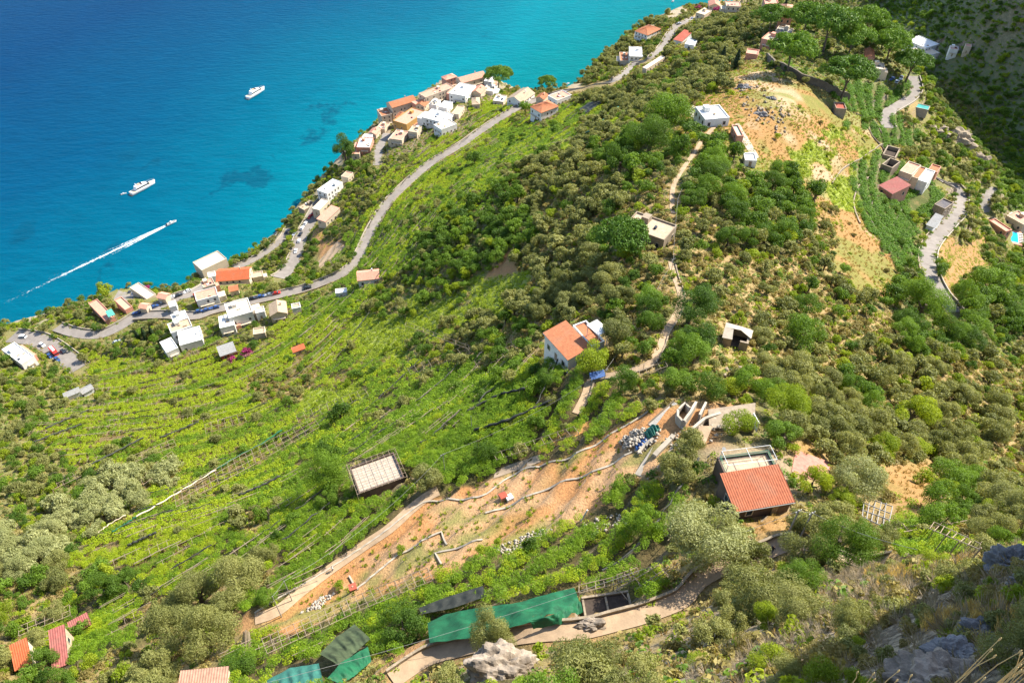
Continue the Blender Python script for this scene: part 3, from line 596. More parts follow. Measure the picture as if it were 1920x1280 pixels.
def ribbon(name, L, wd, mat, lift=.04, parent=None, off=0.0, seg=3):
    d = np.gradient(L[:, :2], axis=0); d /= np.linalg.norm(d, axis=1)[:, None] + 1e-9; nrm = np.stack([-d[:, 1], d[:, 0]], -1)
    rows = []
    for q, n in zip(L, nrm):
        rows.append([(q[0] + n[0] * (off + s), q[1] + n[1] * (off + s), q[2] + lift) for s in np.linspace(-wd / 2, wd / 2, seg + 1)])
    V = np.array(rows).reshape(-1, 3); m = seg + 1; k = len(rows)
    ii = np.arange(k * m).reshape(k, m); F = np.stack([ii[:-1, 1:], ii[:-1, :-1], ii[1:, :-1], ii[1:, 1:]], -1).reshape(-1, 4)
    return link(name, fast_mesh(name, V, F, mat), parent)
for k, (wd, L) in RLINE.items():
    tag(ribbon(k, L, wd, 'asphalt'), None, kind='structure')
for k, (wd, L) in PLINE.items():
    tag(ribbon(k, L, wd, 'path_earth'), None, kind='structure')
# pole pergolas: frame corners, bays, label
PERG = [
 ([(330,950),(480,868),(470,842),(325,920)],12,3,'long bare pole pergola below the white rolled net'),([(480,868),(600,800),(588,784),(470,842)],9,3,'bare pole pergola right of the long one below the rolled net'),
 ([(268,908),(332,862),(322,846),(260,890)],6,2,'short bare pergola beside the silver olive row'),([(385,812),(462,790),(456,774),(384,795)],6,2,'small bare pergola in the bright left terraces'),
 ([(500,1226),(660,1150),(650,1124),(490,1196)],11,3,'pole pergola along the lower edge of the earth field, left part'),([(660,1150),(812,1086),(802,1064),(650,1124)],10,3,'pole pergola along the lower edge of the earth field, right part'),
 ([(1188,708),(1252,686),(1240,668),(1184,690)],5,2,'small pergola below the stair path near the solar panel'),([(898,690),(985,652),(975,640),(890,678)],7,2,'bare pergola left of the orange-tiled house'),
 ([(770,702),(882,662),(872,648),(764,690)],8,2,'pergola in the upper lemon terraces left of the orange-tiled house'),([(560,792),(692,742),(684,728),(555,778)],9,2,'long pergola across the upper middle terraces'),
 ([(98,918),(152,892),(146,880),(94,905)],5,2,'small pergola at the far left terrace edge'),([(930,862),(1085,812),(1076,800),(925,850)],10,1,'narrow pergola along the straw-covered terrace'),
 ([(1735,988),(1835,1032),(1842,1020),(1745,974)],8,1,'thin pole railing pergola below the right edge terraces'),([(35,1192),(132,1152),(130,1134),(34,1175)],6,2,'pole frame rising above the crimson-roofed huts'),
 ([(1085,1112),(1182,1088),(1178,1076),(1085,1098)],6,1,'narrow pole frame behind the dark seed beds'),([(760,610),(880,655),(878,648),(762,604)],6,1,'pole frame beside the bright weedy plot'),
 ([(240,870),(330,835),(325,822),(238,858)],7,2,'bare pergola at the upper end of the left terraces'),([(1160,1090),(1200,1075),(1195,1062),(1156,1078)],3,2,'tiny pole frame at the right end of the lemon plot')]
THIN = [np.array(q[0], float) for q in PERG]
# ------------------------------------------------------------------ what must stay in view (roads, houses, yards): a coarse picture mask that keeps trees off them
MK = np.zeros((320 + 20, 480), bool)
def mk_poly(poly):
    poly = np.array(poly, float); x0, x1 = int(max(0, poly[:, 0].min() // 4)), int(min(479, poly[:, 0].max() // 4 + 1)); y0, y1 = int(max(0, poly[:, 1].min() // 4)), int(min(319, poly[:, 1].max() // 4 + 1))
    if x1 < x0 or y1 < y0: return
    gx, gy = np.meshgrid(np.arange(x0, x1 + 1) * 4 + 2, np.arange(y0, y1 + 1) * 4 + 2)
    MK[y0:y1 + 1, x0:x1 + 1] |= in_poly(gx, gy, poly)
def mk_disc(u, v, r):
    mk_poly([(u + r * math.cos(a), v + r * math.sin(a)) for a in np.linspace(0, 6.28, 13)[:-1]])
for D_ in (RLINE, PLINE):
    for k, (wd, L) in D_.items():
        for q in L:
            u, v, d = project(*q); r = max(2.5, wd * .5 * FPX / d * (.68 if wd > 4 else .95)); mk_disc(u, v, r); mk_disc(u, v + (0 if wd > 4 else r * .8), r)
def hull(pts):
    pts = sorted(set(map(tuple, pts)))
    def half(ps):
        h = []
        for p in ps:
            while len(h) > 1 and (h[-1][0] - h[-2][0]) * (p[1] - h[-2][1]) - (h[-1][1] - h[-2][1]) * (p[0] - h[-2][0]) <= 0: h.pop()
            h.append(p)
        return h
    a, b = half(pts), half(pts[::-1]); return a[:-1] + b[:-1]
for nm, lab, cat, fb in FIT:
    for b in fb:
        pts = []; shr = .45 if nm in ('red_roofed_hut', 'orange_roofed_hut') else 1.0
        for sx_, sy_ in ((-1, -1), (1, -1), (1, 1), (-1, 1)):
            q = b['c'] + b['ex'] * b['w'] / 2 * sx_ * shr + b['ey'] * b['d'] / 2 * sy_ * shr
            for z in (b['top'], b['top'] - min(b['h'], 5) * .75): pts.append(project(q[0], q[1], z)[:2])
        mk_poly(hull(pts))
EXTRA_MASK = [  # yards, nets, tanks, rocks, bare plots seen in the photograph
 [(1165,800),(1265,755),(1420,760),(1425,800),(1350,850),(1270,850),(1200,900),(1160,870)], [(1350,845),(1440,825),(1460,870),(1355,895)],
 [(800,1165),(960,1125),(1080,1100),(1090,1150),(900,1195),(805,1205)], [(598,1225),(660,1170),(695,1200),(690,1235),(640,1278),(600,1275)], [(500,1280),(530,1245),(600,1240),(610,1280)],
 [(1088,1110),(1182,1105),(1190,1160),(1098,1170)], [(865,1285),(870,1250),(920,1215),(1005,1205),(1012,1240),(960,1285)], [(1483,845),(1560,868),(1548,905),(1490,885)],
 [(1612,930),(1672,945),(1670,985),(1618,965)], [(1700,190),(1716,188),(1745,212),(1735,232),(1708,212)], [(1885,432),(1910,432),(1918,458),(1895,462)],
 [(1455,160),(1560,190),(1560,215),(1450,180)], [(1180,1050),(1260,1000),(1240,1060)], [(1100,700),(1138,690),(1136,705),(1105,716)], [(925,880),(1015,850),(1010,870),(930,897)],
 [(955,930),(975,930),(975,945),(955,945)],[(585,480),(640,445),(650,460),(600,500)],[(200,545),(260,540),(252,560),(215,565)],[(1485,845),(1560,870),(1545,915),(1480,885)]]
for p in EXTRA_MASK: mk_poly(p)
FIELD_NP = np.array(FIELD, float)
def blocked(u, v):
    i = np.clip((v / 4).astype(int), 0, 319); j = np.clip((u / 4).astype(int), 0, 479)
    return MK[i, j] & (u > 0) & (u < 1920) & (v > 0) & (v < 1280)

# ------------------------------------------------------------------ foliage prototypes (unit crown radius, base at the origin)
def leaves(P, N, size, aspect, r, seed):
    g = np.random.default_rng(seed); n = len(P)
    N = N / (np.linalg.norm(N, axis=1)[:, None] + 1e-9)
    a = np.cross(N, g.normal(size=(n, 3))); a /= np.linalg.norm(a, axis=1)[:, None] + 1e-9; b = np.cross(N, a)
    s = size * (.6 + .8 * g.random(n))[:, None]
    V = np.stack([P - a * s * aspect, P - b * s * .55, P + a * s * aspect, P + b * s * .55], 1).reshape(-1, 3)
    return V, np.arange(n * 4).reshape(n, 4)
def crown(name, mat, n, size, seed, aspect=1.0, lobes=14, flat=.8, lift=1.0, spread=.80, lob=(.22, .52), skirt=-.35):
    g = np.random.default_rng(seed)
    d = g.normal(size=(lobes, 3)); d[:, 2] = np.abs(d[:, 2]) * .9 + skirt * g.random(lobes); d /= np.linalg.norm(d, axis=1)[:, None]
    C = d * (spread * (.55 + .5 * g.random(lobes)))[:, None]; rad = lob[0] + (lob[1] - lob[0]) * g.random(lobes)
    pr = rad ** 2; which = g.choice(lobes, n, p=pr / pr.sum())
    dd = g.normal(size=(n, 3)); dd[:, 2] += .25; dd /= np.linalg.norm(dd, axis=1)[:, None]
    P = C[which] + dd * (rad[which] * (.55 + .50 * g.random(n) ** .7))[:, None]
    P[:, 2] = P[:, 2] * flat + lift
    V, F = leaves(P, dd + g.normal(size=(n, 3)) * .55, size, aspect, 1, seed + 1)
    return fast_mesh(name, V, F, mat)
def trunk_mesh(name, seed, h=1.0, r=.09, limbs=4):
    g = random.Random(seed); mb = MB(); top = Vector((g.uniform(-.1, .1), g.uniform(-.1, .1), h))
    mb.tube([(0, 0, -.25), (top.x * .4, top.y * .4, h * .45), top], [r * 1.25, r, r * .7], 6)
    for k in range(limbs):
        a = k * 6.28 / limbs + g.random(); s = Vector((top.x * .6, top.y * .6, h * .6))
        mb.tube([s, s + Vector((math.cos(a) * .25, math.sin(a) * .25, .25)), s + Vector((math.cos(a) * .5, math.sin(a) * .5, .55))], [r * .6, r * .4, r * .2], 5)
    return mb.mesh(name, 'bark')
SPEC = {  # kind: material, leaves, leaf size, aspect, lobes, flat, lift
 'olive': ('leaf_olive', 1.7, 15, .80, 1.05), 'silver': ('leaf_silver', 1.7, 15, .80, 1.05), 'broad': ('leaf_broad', 1.05, 13, .85, 1.05), 'bright': ('leaf_bright', 1.05, 12, .8, .95),
 'scrub': ('leaf_scrub', 1.3, 12, .65, .42)}
PROTO = {}
for k, (mt, asp, lb, fl, lf) in SPEC.items():
    for lod, n, sz, cnt in (('far', 330, .150, 3), ('mid', 1500, .078, 5), ('near', 7500, .034, 3)) + ((('hero', 18000, .021, 1),) if k in ('silver', 'olive', 'broad', 'bright') else ()):
        PROTO[k, lod] = [crown('%s_crown' % k, mt, n, sz, 100 + i * 17 + len(k) * 5 + n, asp ** .7, lb, fl, lf) for i in range(cnt)]
TRUNK = [trunk_mesh('trunk', s, .95) for s in range(4)]
SHORT = [trunk_mesh('stem', s + 9, .35, .06) for s in range(2)]

# ------------------------------------------------------------------ scatter
def jitter_grid(sp, seed, x0=-330, x1=430, y0=6, y1=860, k=.46):
    g = np.random.default_rng(seed)
    X, Y = np.meshgrid(np.arange(x0, x1, sp), np.arange(y0, y1, sp)); X = X + ((np.arange(len(X)) % 2) * sp / 2)[:, None]
    X = (X + g.uniform(-k, k, X.shape) * sp).ravel(); Y = (Y + g.uniform(-k, k, Y.shape) * sp).ravel()
    Z = H(X, Y); u, v, d = project(X, Y, Z)
    m = (u > -140) & (u < 2060) & (v > -70) & (v < 1420) & (d > 5) & (Z > 1.2) & in_poly(X, Y, LAND)
    return X[m], Y[m], Z[m], u[m], v[m], d[m], g
def visible(X, Y, Z, up):          # is a point 'up' metres above the ground seen from the camera?
    ok = np.ones(len(X), bool); zt = Z + up
    for t in np.linspace(.04, .97, 40):
        ok &= HCAM + (zt - HCAM) * t > H(X * t, Y * t) - .3
    return ok

TREES = []       # (kind, x, y, z, radius, hero label or None)
# trees that can be singled out: kind, base pixel, crown width in pixels, label
HERO = [
 ('bright',(203,556),34,'solitary yellow-green pine at the sea edge above the curved parking bay','tree'),
 ('broad',(1290,606),88,'large dark green tree hiding the ridge stair path','tree'),
 ('silver',(1322,1040),150,'huge grey-green olive in front of the nearest rust-red roofed house','olive tree'),
 ('bright',(1375,815),62,'light green tree growing through the building site','tree'),
 ('olive',(1285,862),66,'olive tree standing in the middle of the building site yard','olive tree'),
 ('bright',(1460,790),90,'bushy light green tree right of the building site','tree'),
 ('bright',(1515,925),64,'yellow-green tree touching the right side of the rust-red roofed house','tree'),
 ('silver',(1590,930),92,'blue-grey olive right of the rust-red roofed house','olive tree'),
 ('broad',(1560,1050),110,'dark leafy tree overhanging the lower path right of the utility poles','tree'),
 ('olive',(1500,1062),86,'olive beside the lower path below the utility poles','olive tree'),
 ('olive',(1395,1075),80,'olive at the edge of the lower path left of the utility poles','olive tree'),
 ('broad',(1498,655),80,'round dark green tree right of the stone shelter','tree'),
 ('bright',(1700,800),74,'lone bright green tree amid the wide olive slope','tree'),
 ('broad',(620,915),86,'dark broadleaf tree left of the lattice shed','tree'),
 ('olive',(800,912),62,'olive at the top of the field path beside the lattice shed','olive tree'),
 ('broad',(1210,1000),70,'dark tree at the right end of the lemon plot','tree'),
 ('olive',(1265,905),70,'olive left of the nearest house roof','olive tree'),
 ('olive',(925,1205),84,'grey-green olive above the pale boulder','olive tree'),
 ('broad',(450,1262),60,'dark round tree right of the rusty-roofed house','tree'),
 ('olive',(400,1215),100,'broad pale olive clump above the rusty-roofed house','olive tree'),
 ('olive',(330,1205),96,'pale olive left of the stacked cane poles','olive tree'),
 ('olive',(450,1110),92,'olive left of the leaning poles by the field path','olive tree'),
 ('olive',(380,1130),84,'olive second to the left from the leaning poles','olive tree'),
 ('broad',(753,1170),70,'dark tree between the dark net tents and the green net','tree'),
 ('broad',(650,305),48,'dark conifer on the cliff edge below the town','tree'),
 ('broad',(890,310),30,'dark round tree beside the coast road above its bend','tree'),
 ('broad',(985,215),26,'dark tree between coast road and the white and pink house','tree'),
 ('broad',(1245,250),80,'dark bushy tree left of the white ridge house','tree'),
 ('broad',(1215,290),84,'large dark tree below the white ridge house','tree'),
 ('broad',(1160,330),60,'dark tree at the head of the olive grove left of the ridge path','tree'),
 ('broad',(1720,600),90,'dark spreading tree at the lower end of the right-hand road','tree'),
 ('broad',(1850,560),80,'dark tree on the bare slope right of the right-hand road','tree'),
 ('olive',(1155,640),60,'olive right of the white awnings','olive tree'),
 ('bright',(1110,690),66,'yellow-green tree in front of the orange-tiled house','tree'),
 ('broad',(1165,735),60,'leafy tree beside the blue solar panel','tree'),
 ('bright',(118,1228),40,'leafy bush growing over the long crimson hut roof','bush'),
 ('bright',(62,1238),36,'leafy bush beside the bright orange hut roof','bush'),
 ('broad',(160,1190),36,'dark bush beside the smallest crimson hut','bush'),
 ('broad',(640,790),40,'small dark tree at the upper left corner of the lemon plots','tree'),
]
occ = []
for kind, (u, v), wpx, lab, cat in HERO:
    p = hit(u, v); r = wpx / 2 / pxm(p); TREES.append((kind, p[0], p[1], p[2], r, lab, cat)); occ.append((p[0], p[1], r))
occ = np.array(occ)

X, Y, Z, U, V, D, g = jitter_grid(3.5, 31)
C = cover(X, Y, Z); CH = np.array(list(KEYS))[C]
q = g.random(len(X)); q2 = g.random(len(X)); cl = lattice(X, Y, .06, 41)
kind = np.full(len(X), '', dtype='<U8'); rad = np.zeros(len(X))
def setk(m, k, lo, hi):
    kind[m] = k; rad[m] = lo * .8 + (hi * 1.22 - lo * .8) * q2[m] ** 1.5
setk((CH == 'O') & (q < .90), 'olive', 1.75, 3.0); setk((CH == 'O') & (q < .86) & (cl > .72), 'broad', 1.3, 2.4); setk((CH == 'O') & (q < .09), 'bright', 1.2, 2.2); setk((CH == 'O') & (q > .70) & (q < .86), 'scrub', .8, 1.6)
setk((CH == 'S') & (q < .95), 'silver', 1.9, 3.0)
setk((CH == 'D') & (q < .93), 'broad', 1.7, 3.3); setk((CH == 'D') & (q < .20), 'bright', 1.3, 2.3); setk((CH == 'D') & (q > .82) & (q < .93), 'olive', 1.5, 2.6)
setk((CH == 'M') & (q < .80), 'scrub', .8, 1.7); setk((CH == 'M') & (q < .48), 'olive', 1.1, 2.3); setk((CH == 'M') & (q < .17), 'broad', 1.0, 2.1); setk((CH == 'M') & (q < .09), 'bright', 1.0, 2.0)
setk((CH == 'P') & (q < .60), 'broad', 1.0, 1.8); setk((CH == 'P') & (q < .34), 'olive', 1.1, 1.9)
setk((CH == 'C') & (q < .86), 'broad', 1.1, 2.4); setk((CH == 'C') & (q < .58), 'olive', 1.3, 2.4); setk((CH == 'C') & (q < .28), 'bright', 1.0, 2.0)
setk((CH == 'H') & (q < .30), 'broad', .9, 1.9); setk((CH == 'H') & (q < .14), 'bright', .8, 1.6)
setk((CH == 'B') & (q < .065), 'broad', .9, 1.9); setk((CH == 'B') & (q < .032), 'olive', 1.2, 2.3); setk((CH == 'G') & (q < .15), 'broad', 1.0, 2.2); setk((CH == 'G') & (q < .06), 'olive', 1.2, 2.2)
setk((CH == 'F') & (q < .12), 'bright', .8, 1.5); setk((CH == 'V') & (q < .035), 'broad', 1.0, 1.9); setk((CH == 'Y') & (q < .13), 'scrub', .5, 1.2); setk((CH == 'Y') & (q < .06), 'bright', .6, 1.4)
setk((CH == 'R') & (q < .88), 'scrub', .9, 1.8); setk((CH == 'R') & (q < .60), 'olive', 1.0, 1.9); setk((CH == 'R') & (q < .30), 'bright', .9, 1.7); setk((CH == 'X') & (q < .7), 'scrub', .6, 1.3); setk((CH == 'X') & (q < .4), 'olive', .8, 1.5); setk((CH == 'E') & (q < .03), 'bright', .5, .8)
setk((CH == 'K') & (q < .42), 'broad', 1.6, 3.0); setk((CH == 'K') & (q < .12), 'bright', 1.6, 2.6)
keep = kind != ''
hgt = np.where(kind == 'scrub', .5, 1.0) * rad
rp = rad * FPX / D
for du, dv in ((0, 0), (.75, 0), (-.75, 0), (0, .6), (0, -.8), (.5, -.5), (-.5, -.5)):
    uu, vv, _ = project(X, Y, Z + hgt); keep &= ~blocked(uu + du * rp, vv + dv * rp)
keep &= ~(in_poly(U, V, FIELD_NP) & (Y < 165))
for x, y, r in occ: keep &= np.hypot(X - x, Y - y) > (r * .75 + rad * .5)
X, Y, Z, U, V, D, kind, rad, rp, CH = [a[keep] for a in (X, Y, Z, U, V, D, kind, rad, rp, CH)]
vis = visible(X, Y, Z, 2.5 * np.ones(len(X))); inframe = (U > -10) & (U < 1930) & (V > 0) & (V < 1300) & vis
X, Y, Z, U, V, D, kind, rad, rp, CH, inframe = [a[vis] for a in (X, Y, Z, U, V, D, kind, rad, rp, CH, inframe)]
FAMILY = {'olive': 'olive', 'silver': 'olive', 'broad': 'broad', 'bright': 'bright', 'scrub': 'scrub'}
indiv = np.zeros(len(X), bool)
for fam, cap in (('olive', 270), ('broad', 250), ('bright', 240), ('scrub', 240)):
    m = np.where(np.array([FAMILY[k] == fam for k in kind]) & inframe & (CH != 'K'))[0]
    indiv[m[np.argsort(-rp[m])[:cap]]] = True

# ---- landmarks for telling trees apart
MARKS = [(1425,905,'the rust-red roofed house'),(1085,640,'the orange-tiled house'),(1220,430,'the flat-roofed ridge house'),(1335,212,'the white ridge house'),(1500,110,'the umbrella pine garden'),
 (1780,430,'the right-hand road bend'),(1715,325,'the pink-roofed valley house'),(705,885,'the lattice shed'),(345,620,'the stepped white villa'),(445,590,'the terrace villa'),(690,470,'the coast road bend'),
 (800,210,'the seaside town'),(560,470,'the parking road'),(1385,622,'the stone shelter'),(1300,790,'the building site'),(900,960,'the bare earth field'),(900,1160,'the green net'),(640,1230,'the dark net tents'),
 (100,1215,'the crimson-roofed huts'),(1560,300,'the golden slope'),(1720,790,'the lone bright tree'),(1560,1180,'the dry grass clump'),(945,1245,'the pale boulder'),(1215,80,'the far cliff houses'),
 (80,655,'the hairpin bend'),(220,590,'the seaside parking bay'),(150,735,'the two greenhouses'),(250,920,'the silver olive row'),(1645,955,'the wooden trellis'),(1900,430,'the swimming pool'),(1140,705,'the blue solar panel'),
 (1265,530,'the ridge stair path'),(1530,875,'the red netted plot'),(1500,985,'the utility poles'),(1140,1135,'the dark seed beds'),(530,1120,'the leaning poles'),(370,1270,'the rusty-roofed house'),(1850,900,'the right edge terraces'),
 (1000,430,'the shaded grove'),(860,560,'the bright weedy plot'),(960,330,'the upper olive grove'),(1400,350,'the dark wooded ridge'),(1600,640,'the right slope scrub')]
WORD = {'olive': 'grey-green olive tree', 'silver': 'silvery olive tree', 'broad': 'dark leafy tree', 'bright': 'light green bush', 'scrub': 'brownish scrub bush'}
CATW = {'olive': 'olive tree', 'silver': 'olive tree', 'broad': 'tree', 'bright': 'bush', 'scrub': 'bush'}
NAMEW = {'olive': 'olive_tree', 'silver': 'silver_olive_tree', 'broad': 'broadleaf_tree', 'bright': 'green_bush', 'scrub': 'scrub_bush'}
ORD = ['leftmost', 'second from left', 'third from left', 'fourth from left', 'fifth from left', 'sixth from left', 'seventh from left', 'eighth from left', 'ninth from left', 'tenth from left'] + [w_ + ' from left' for w_ in ('eleventh', 'twelfth', 'thirteenth', 'fourteenth', 'fifteenth', 'sixteenth', 'seventeenth', 'eighteenth', 'nineteenth', 'twentieth', 'twenty-first', 'twenty-second', 'twenty-third', 'twenty-fourth')]
MK_A = np.array([(a, b) for a, b, c in MARKS], float)
buck = {}
for i in np.where(indiv)[0]:
    d2 = np.hypot(MK_A[:, 0] - U[i], MK_A[:, 1] - V[i]); j = int(np.argmin(d2)); du, dv = U[i] - MK_A[j, 0], V[i] - MK_A[j, 1]
    where = ('beside' if d2[j] < 32 else ('right of' if du > 0 else 'left of') if abs(du) > abs(dv) else ('below' if dv > 0 else 'above'))
    buck.setdefault((kind[i], where, MARKS[j][2]), []).append(i)
for (k, where, mkn), ids in buck.items():
    ids.sort(key=lambda i: U[i]); n = len(ids)
    for o_, i in enumerate(ids):
        if n == 1: lab = 'only %s %s %s' % (WORD[k], where, mkn)
        elif o_ < len(ORD): lab = '%s %s of those %s %s' % (WORD[k], ORD[o_], where, mkn) if o_ else 'leftmost %s %s %s' % (WORD[k], where, mkn)
        else: lab = '%s among the right-hand ones %s %s' % (WORD[k], where, mkn)
        TREES.append((k, X[i], Y[i], Z[i], rad[i], lab, CATW[k]))
GRP = {'olive': 'olive trees on the slopes', 'silver': 'silvery olives in a row', 'broad': 'dark leafy trees', 'bright': 'light green bushes', 'scrub': 'brownish scrub bushes'}
tg = random.Random(3)
for k, x, y, z, r, lab, cat in TREES:
    dep = y * CP + (HCAM - z) * SP; px = r * FPX / dep
    lod = 'hero' if px > 40 and k != 'scrub' else 'near' if px > 21 else 'mid'
    e = empty(NAMEW[k] if cat != 'tree' or k == 'broad' else 'broadleaf_tree', (x, y, z - .1), tg.uniform(0, 6.28), (r * tg.uniform(.9, 1.12), r * tg.uniform(.9, 1.12), r * tg.uniform(.85, 1.2)))
    tag(e, lab, cat, GRP[k])
    if k == 'scrub': link('stem', tg.choice(SHORT), e)
    else: link('trunk', tg.choice(TRUNK), e)
    link('crown', tg.choice(PROTO[k, lod]), e)

# ---- the rest: masses instanced over points
PCOL = bpy.data.collections.new('prototypes')
def gn_scatter(name, P, scl, protos, label, zs=None):
    if len(P) == 0: return
    me = bpy.data.meshes.new(name); me.vertices.add(len(P)); me.vertices.foreach_set('co', np.asarray(P, np.float32).ravel())
    g = np.random.default_rng(len(P))
    S = np.asarray(scl, np.float32); S3 = np.stack([S, S, S * (zs if zs is not None else 1)], -1).astype(np.float32)
    a = me.attributes.new('sc', 'FLOAT_VECTOR', 'POINT'); a.data.foreach_set('vector', S3.ravel())
    rot = np.zeros((len(P), 3), np.float32); rot[:, 2] = g.random(len(P)) * 6.283; rot[:, :2] = g.normal(size=(len(P), 2)) * .08
    a = me.attributes.new('rt', 'FLOAT_VECTOR', 'POINT'); a.data.foreach_set('vector', rot.ravel())
    a = me.attributes.new('ix', 'INT', 'POINT'); a.data.foreach_set('value', g.integers(0, len(protos), len(P)).astype(np.int32))
    me.update(); o = link(name, me)
    col = bpy.data.collections.new(name + '_pieces')
    for i, pm in enumerate(protos):
        po = bpy.data.objects.new('%s_piece_%02d' % (name, i), pm); col.objects.link(po)
    ng = bpy.data.node_groups.new(name, 'GeometryNodeTree'); ng.interface.new_socket('Geometry', in_out='INPUT', socket_type='NodeSocketGeometry'); ng.interface.new_socket('Geometry', in_out='OUTPUT', socket_type='NodeSocketGeometry')
    N = ng.nodes; Lk = ng.links; gi = N.new('NodeGroupInput'); go = N.new('NodeGroupOutput'); ip = N.new('GeometryNodeInstanceOnPoints'); ci = N.new('GeometryNodeCollectionInfo')
    ci.inputs['Collection'].default_value = col; ci.inputs['Separate Children'].default_value = True; ci.inputs['Reset Children'].default_value = True
    def attr(nm, ty):
        n = N.new('GeometryNodeInputNamedAttribute'); n.data_type = ty; n.inputs['Name'].default_value = nm; return n.outputs['Attribute']
    e2r = N.new('FunctionNodeEulerToRotation'); Lk.new(attr('rt', 'FLOAT_VECTOR'), e2r.inputs[0])
    Lk.new(gi.outputs[0], ip.inputs['Points']); Lk.new(ci.outputs[0], ip.inputs['Instance']); ip.inputs['Pick Instance'].default_value = True
    Lk.new(attr('ix', 'INT'), ip.inputs['Instance Index']); Lk.new(e2r.outputs[0], ip.inputs['Rotation']); Lk.new(attr('sc', 'FLOAT_VECTOR'), ip.inputs['Scale']); Lk.new(ip.outputs[0], go.inputs[0])
    md = o.modifiers.new('scatter', 'NODES'); md.node_group = ng
    tag(o, label, kind='stuff'); return o
rest = ~indiv
for k, nm, lab in (('olive', 'olive_grove', 'grey-green olive groves covering the slopes'), ('silver', 'silver_olive_grove', 'silvery olives on the left terraces'), ('broad', 'woodland', 'dark leafy woods on ridge and valley'),
                   ('bright', 'green_thicket', 'light green thickets between the terraces'), ('scrub', 'scrubland', 'brownish dry scrub on the ridge slopes')):
    for lod, m in (('far', rest & (kind == k) & (rp < 6)), ('mid', rest & (kind == k) & (rp >= 6) & (rp < 21)), ('near', rest & (kind == k) & (rp >= 21))):
        pts = np.stack([X[m], Y[m], Z[m] - .1], -1); print(nm, lod, m.sum())
        gn_scatter(nm + {'far': '', 'mid': '_fringe', 'near': '_foreground'}[lod], pts, rad[m], PROTO[k, lod], lab + {'far': ', farther part', 'mid': ', nearer part', 'near': ', nearest part'}[lod])

# canopies, vines, weeds, grasses
def clump(name, mat, n, size, seed, flat=.45, aspect=1.1):
    g = np.random.default_rng(seed); d = g.normal(size=(n, 3)); d /= np.linalg.norm(d, axis=1)[:, None]
    P = d * (g.random(n) ** .4)[:, None]; P[:, 2] *= flat
    N = d * .5 + g.normal(size=(n, 3)) * .5; N[:, 2] += .75
    Vv, F = leaves(P, N, size, aspect, 1, seed); return fast_mesh(name, Vv, F, mat)
def tuft(name, mat, n, seed, h=1.0, w=.03, lean=.5):
    g = np.random.default_rng(seed); a = g.random(n) * 6.283; r = .35 * g.random(n) ** .7; B = np.stack([np.cos(a) * r, np.sin(a) * r, 0 * a], -1)
    a2 = a + g.normal(size=n) * .8; L = h * (.5 + .6 * g.random(n)); T = B + np.stack([np.cos(a2) * L * lean, np.sin(a2) * L * lean, L * (1 - .3 * lean)], -1); Mi = (B + T) / 2; Mi[:, 2] += L * .12
    s = np.stack([-np.sin(a2 + g.normal(size=n)), np.cos(a2), 0 * a], -1) * w
    Vv = np.stack([B - s, B + s, Mi + s * .8, T, Mi - s * .8], 1).reshape(-1, 3); return fast_mesh(name, Vv, np.arange(n * 5).reshape(n, 5), mat)
CL = {'vine': [clump('vine_clump', 'leaf_vine', 70, .20, s) for s in range(3)], 'lemon': [clump('lemon_clump', 'leaf_lemon', 70, .20, s + 20) for s in range(3)],
      'vine_n': [clump('vine_clump', 'leaf_vine', 230, .11, s + 5) for s in range(3)], 'lemon_n': [clump('lemon_clump', 'leaf_lemon', 260, .105, s + 25) for s in range(3)],
      'row': [clump('row_clump', 'leaf_row', 70, .20, s + 30) for s in range(3)], 'weed': [clump('weed_clump', 'leaf_bright', 50, .22, s + 40, .35) for s in range(3)], 'under': [clump('undergrowth_clump', 'leaf_scrub', 45, .24, s + 60, .5) for s in range(2)] + [clump('undergrowth_clump', 'leaf_broad', 45, .24, s + 64, .5) for s in range(1)],
      'grass': [tuft('grass_tuft', 'leaf_dry', 26, s + 80, 1, .05) for s in range(3)], 'green_grass': [tuft('green_tuft', 'leaf_bright', 26, s + 85, .8, .06) for s in range(2)],
      'long': [tuft('long_grass_tuft', 'leaf_straw', 110, s + 90, 1.2, .012, .45) for s in range(3)], 'twig': [tuft('twig_tuft', 'leaf_twig', 90, s + 95, 1.1, .010, .8) for s in range(2)]}
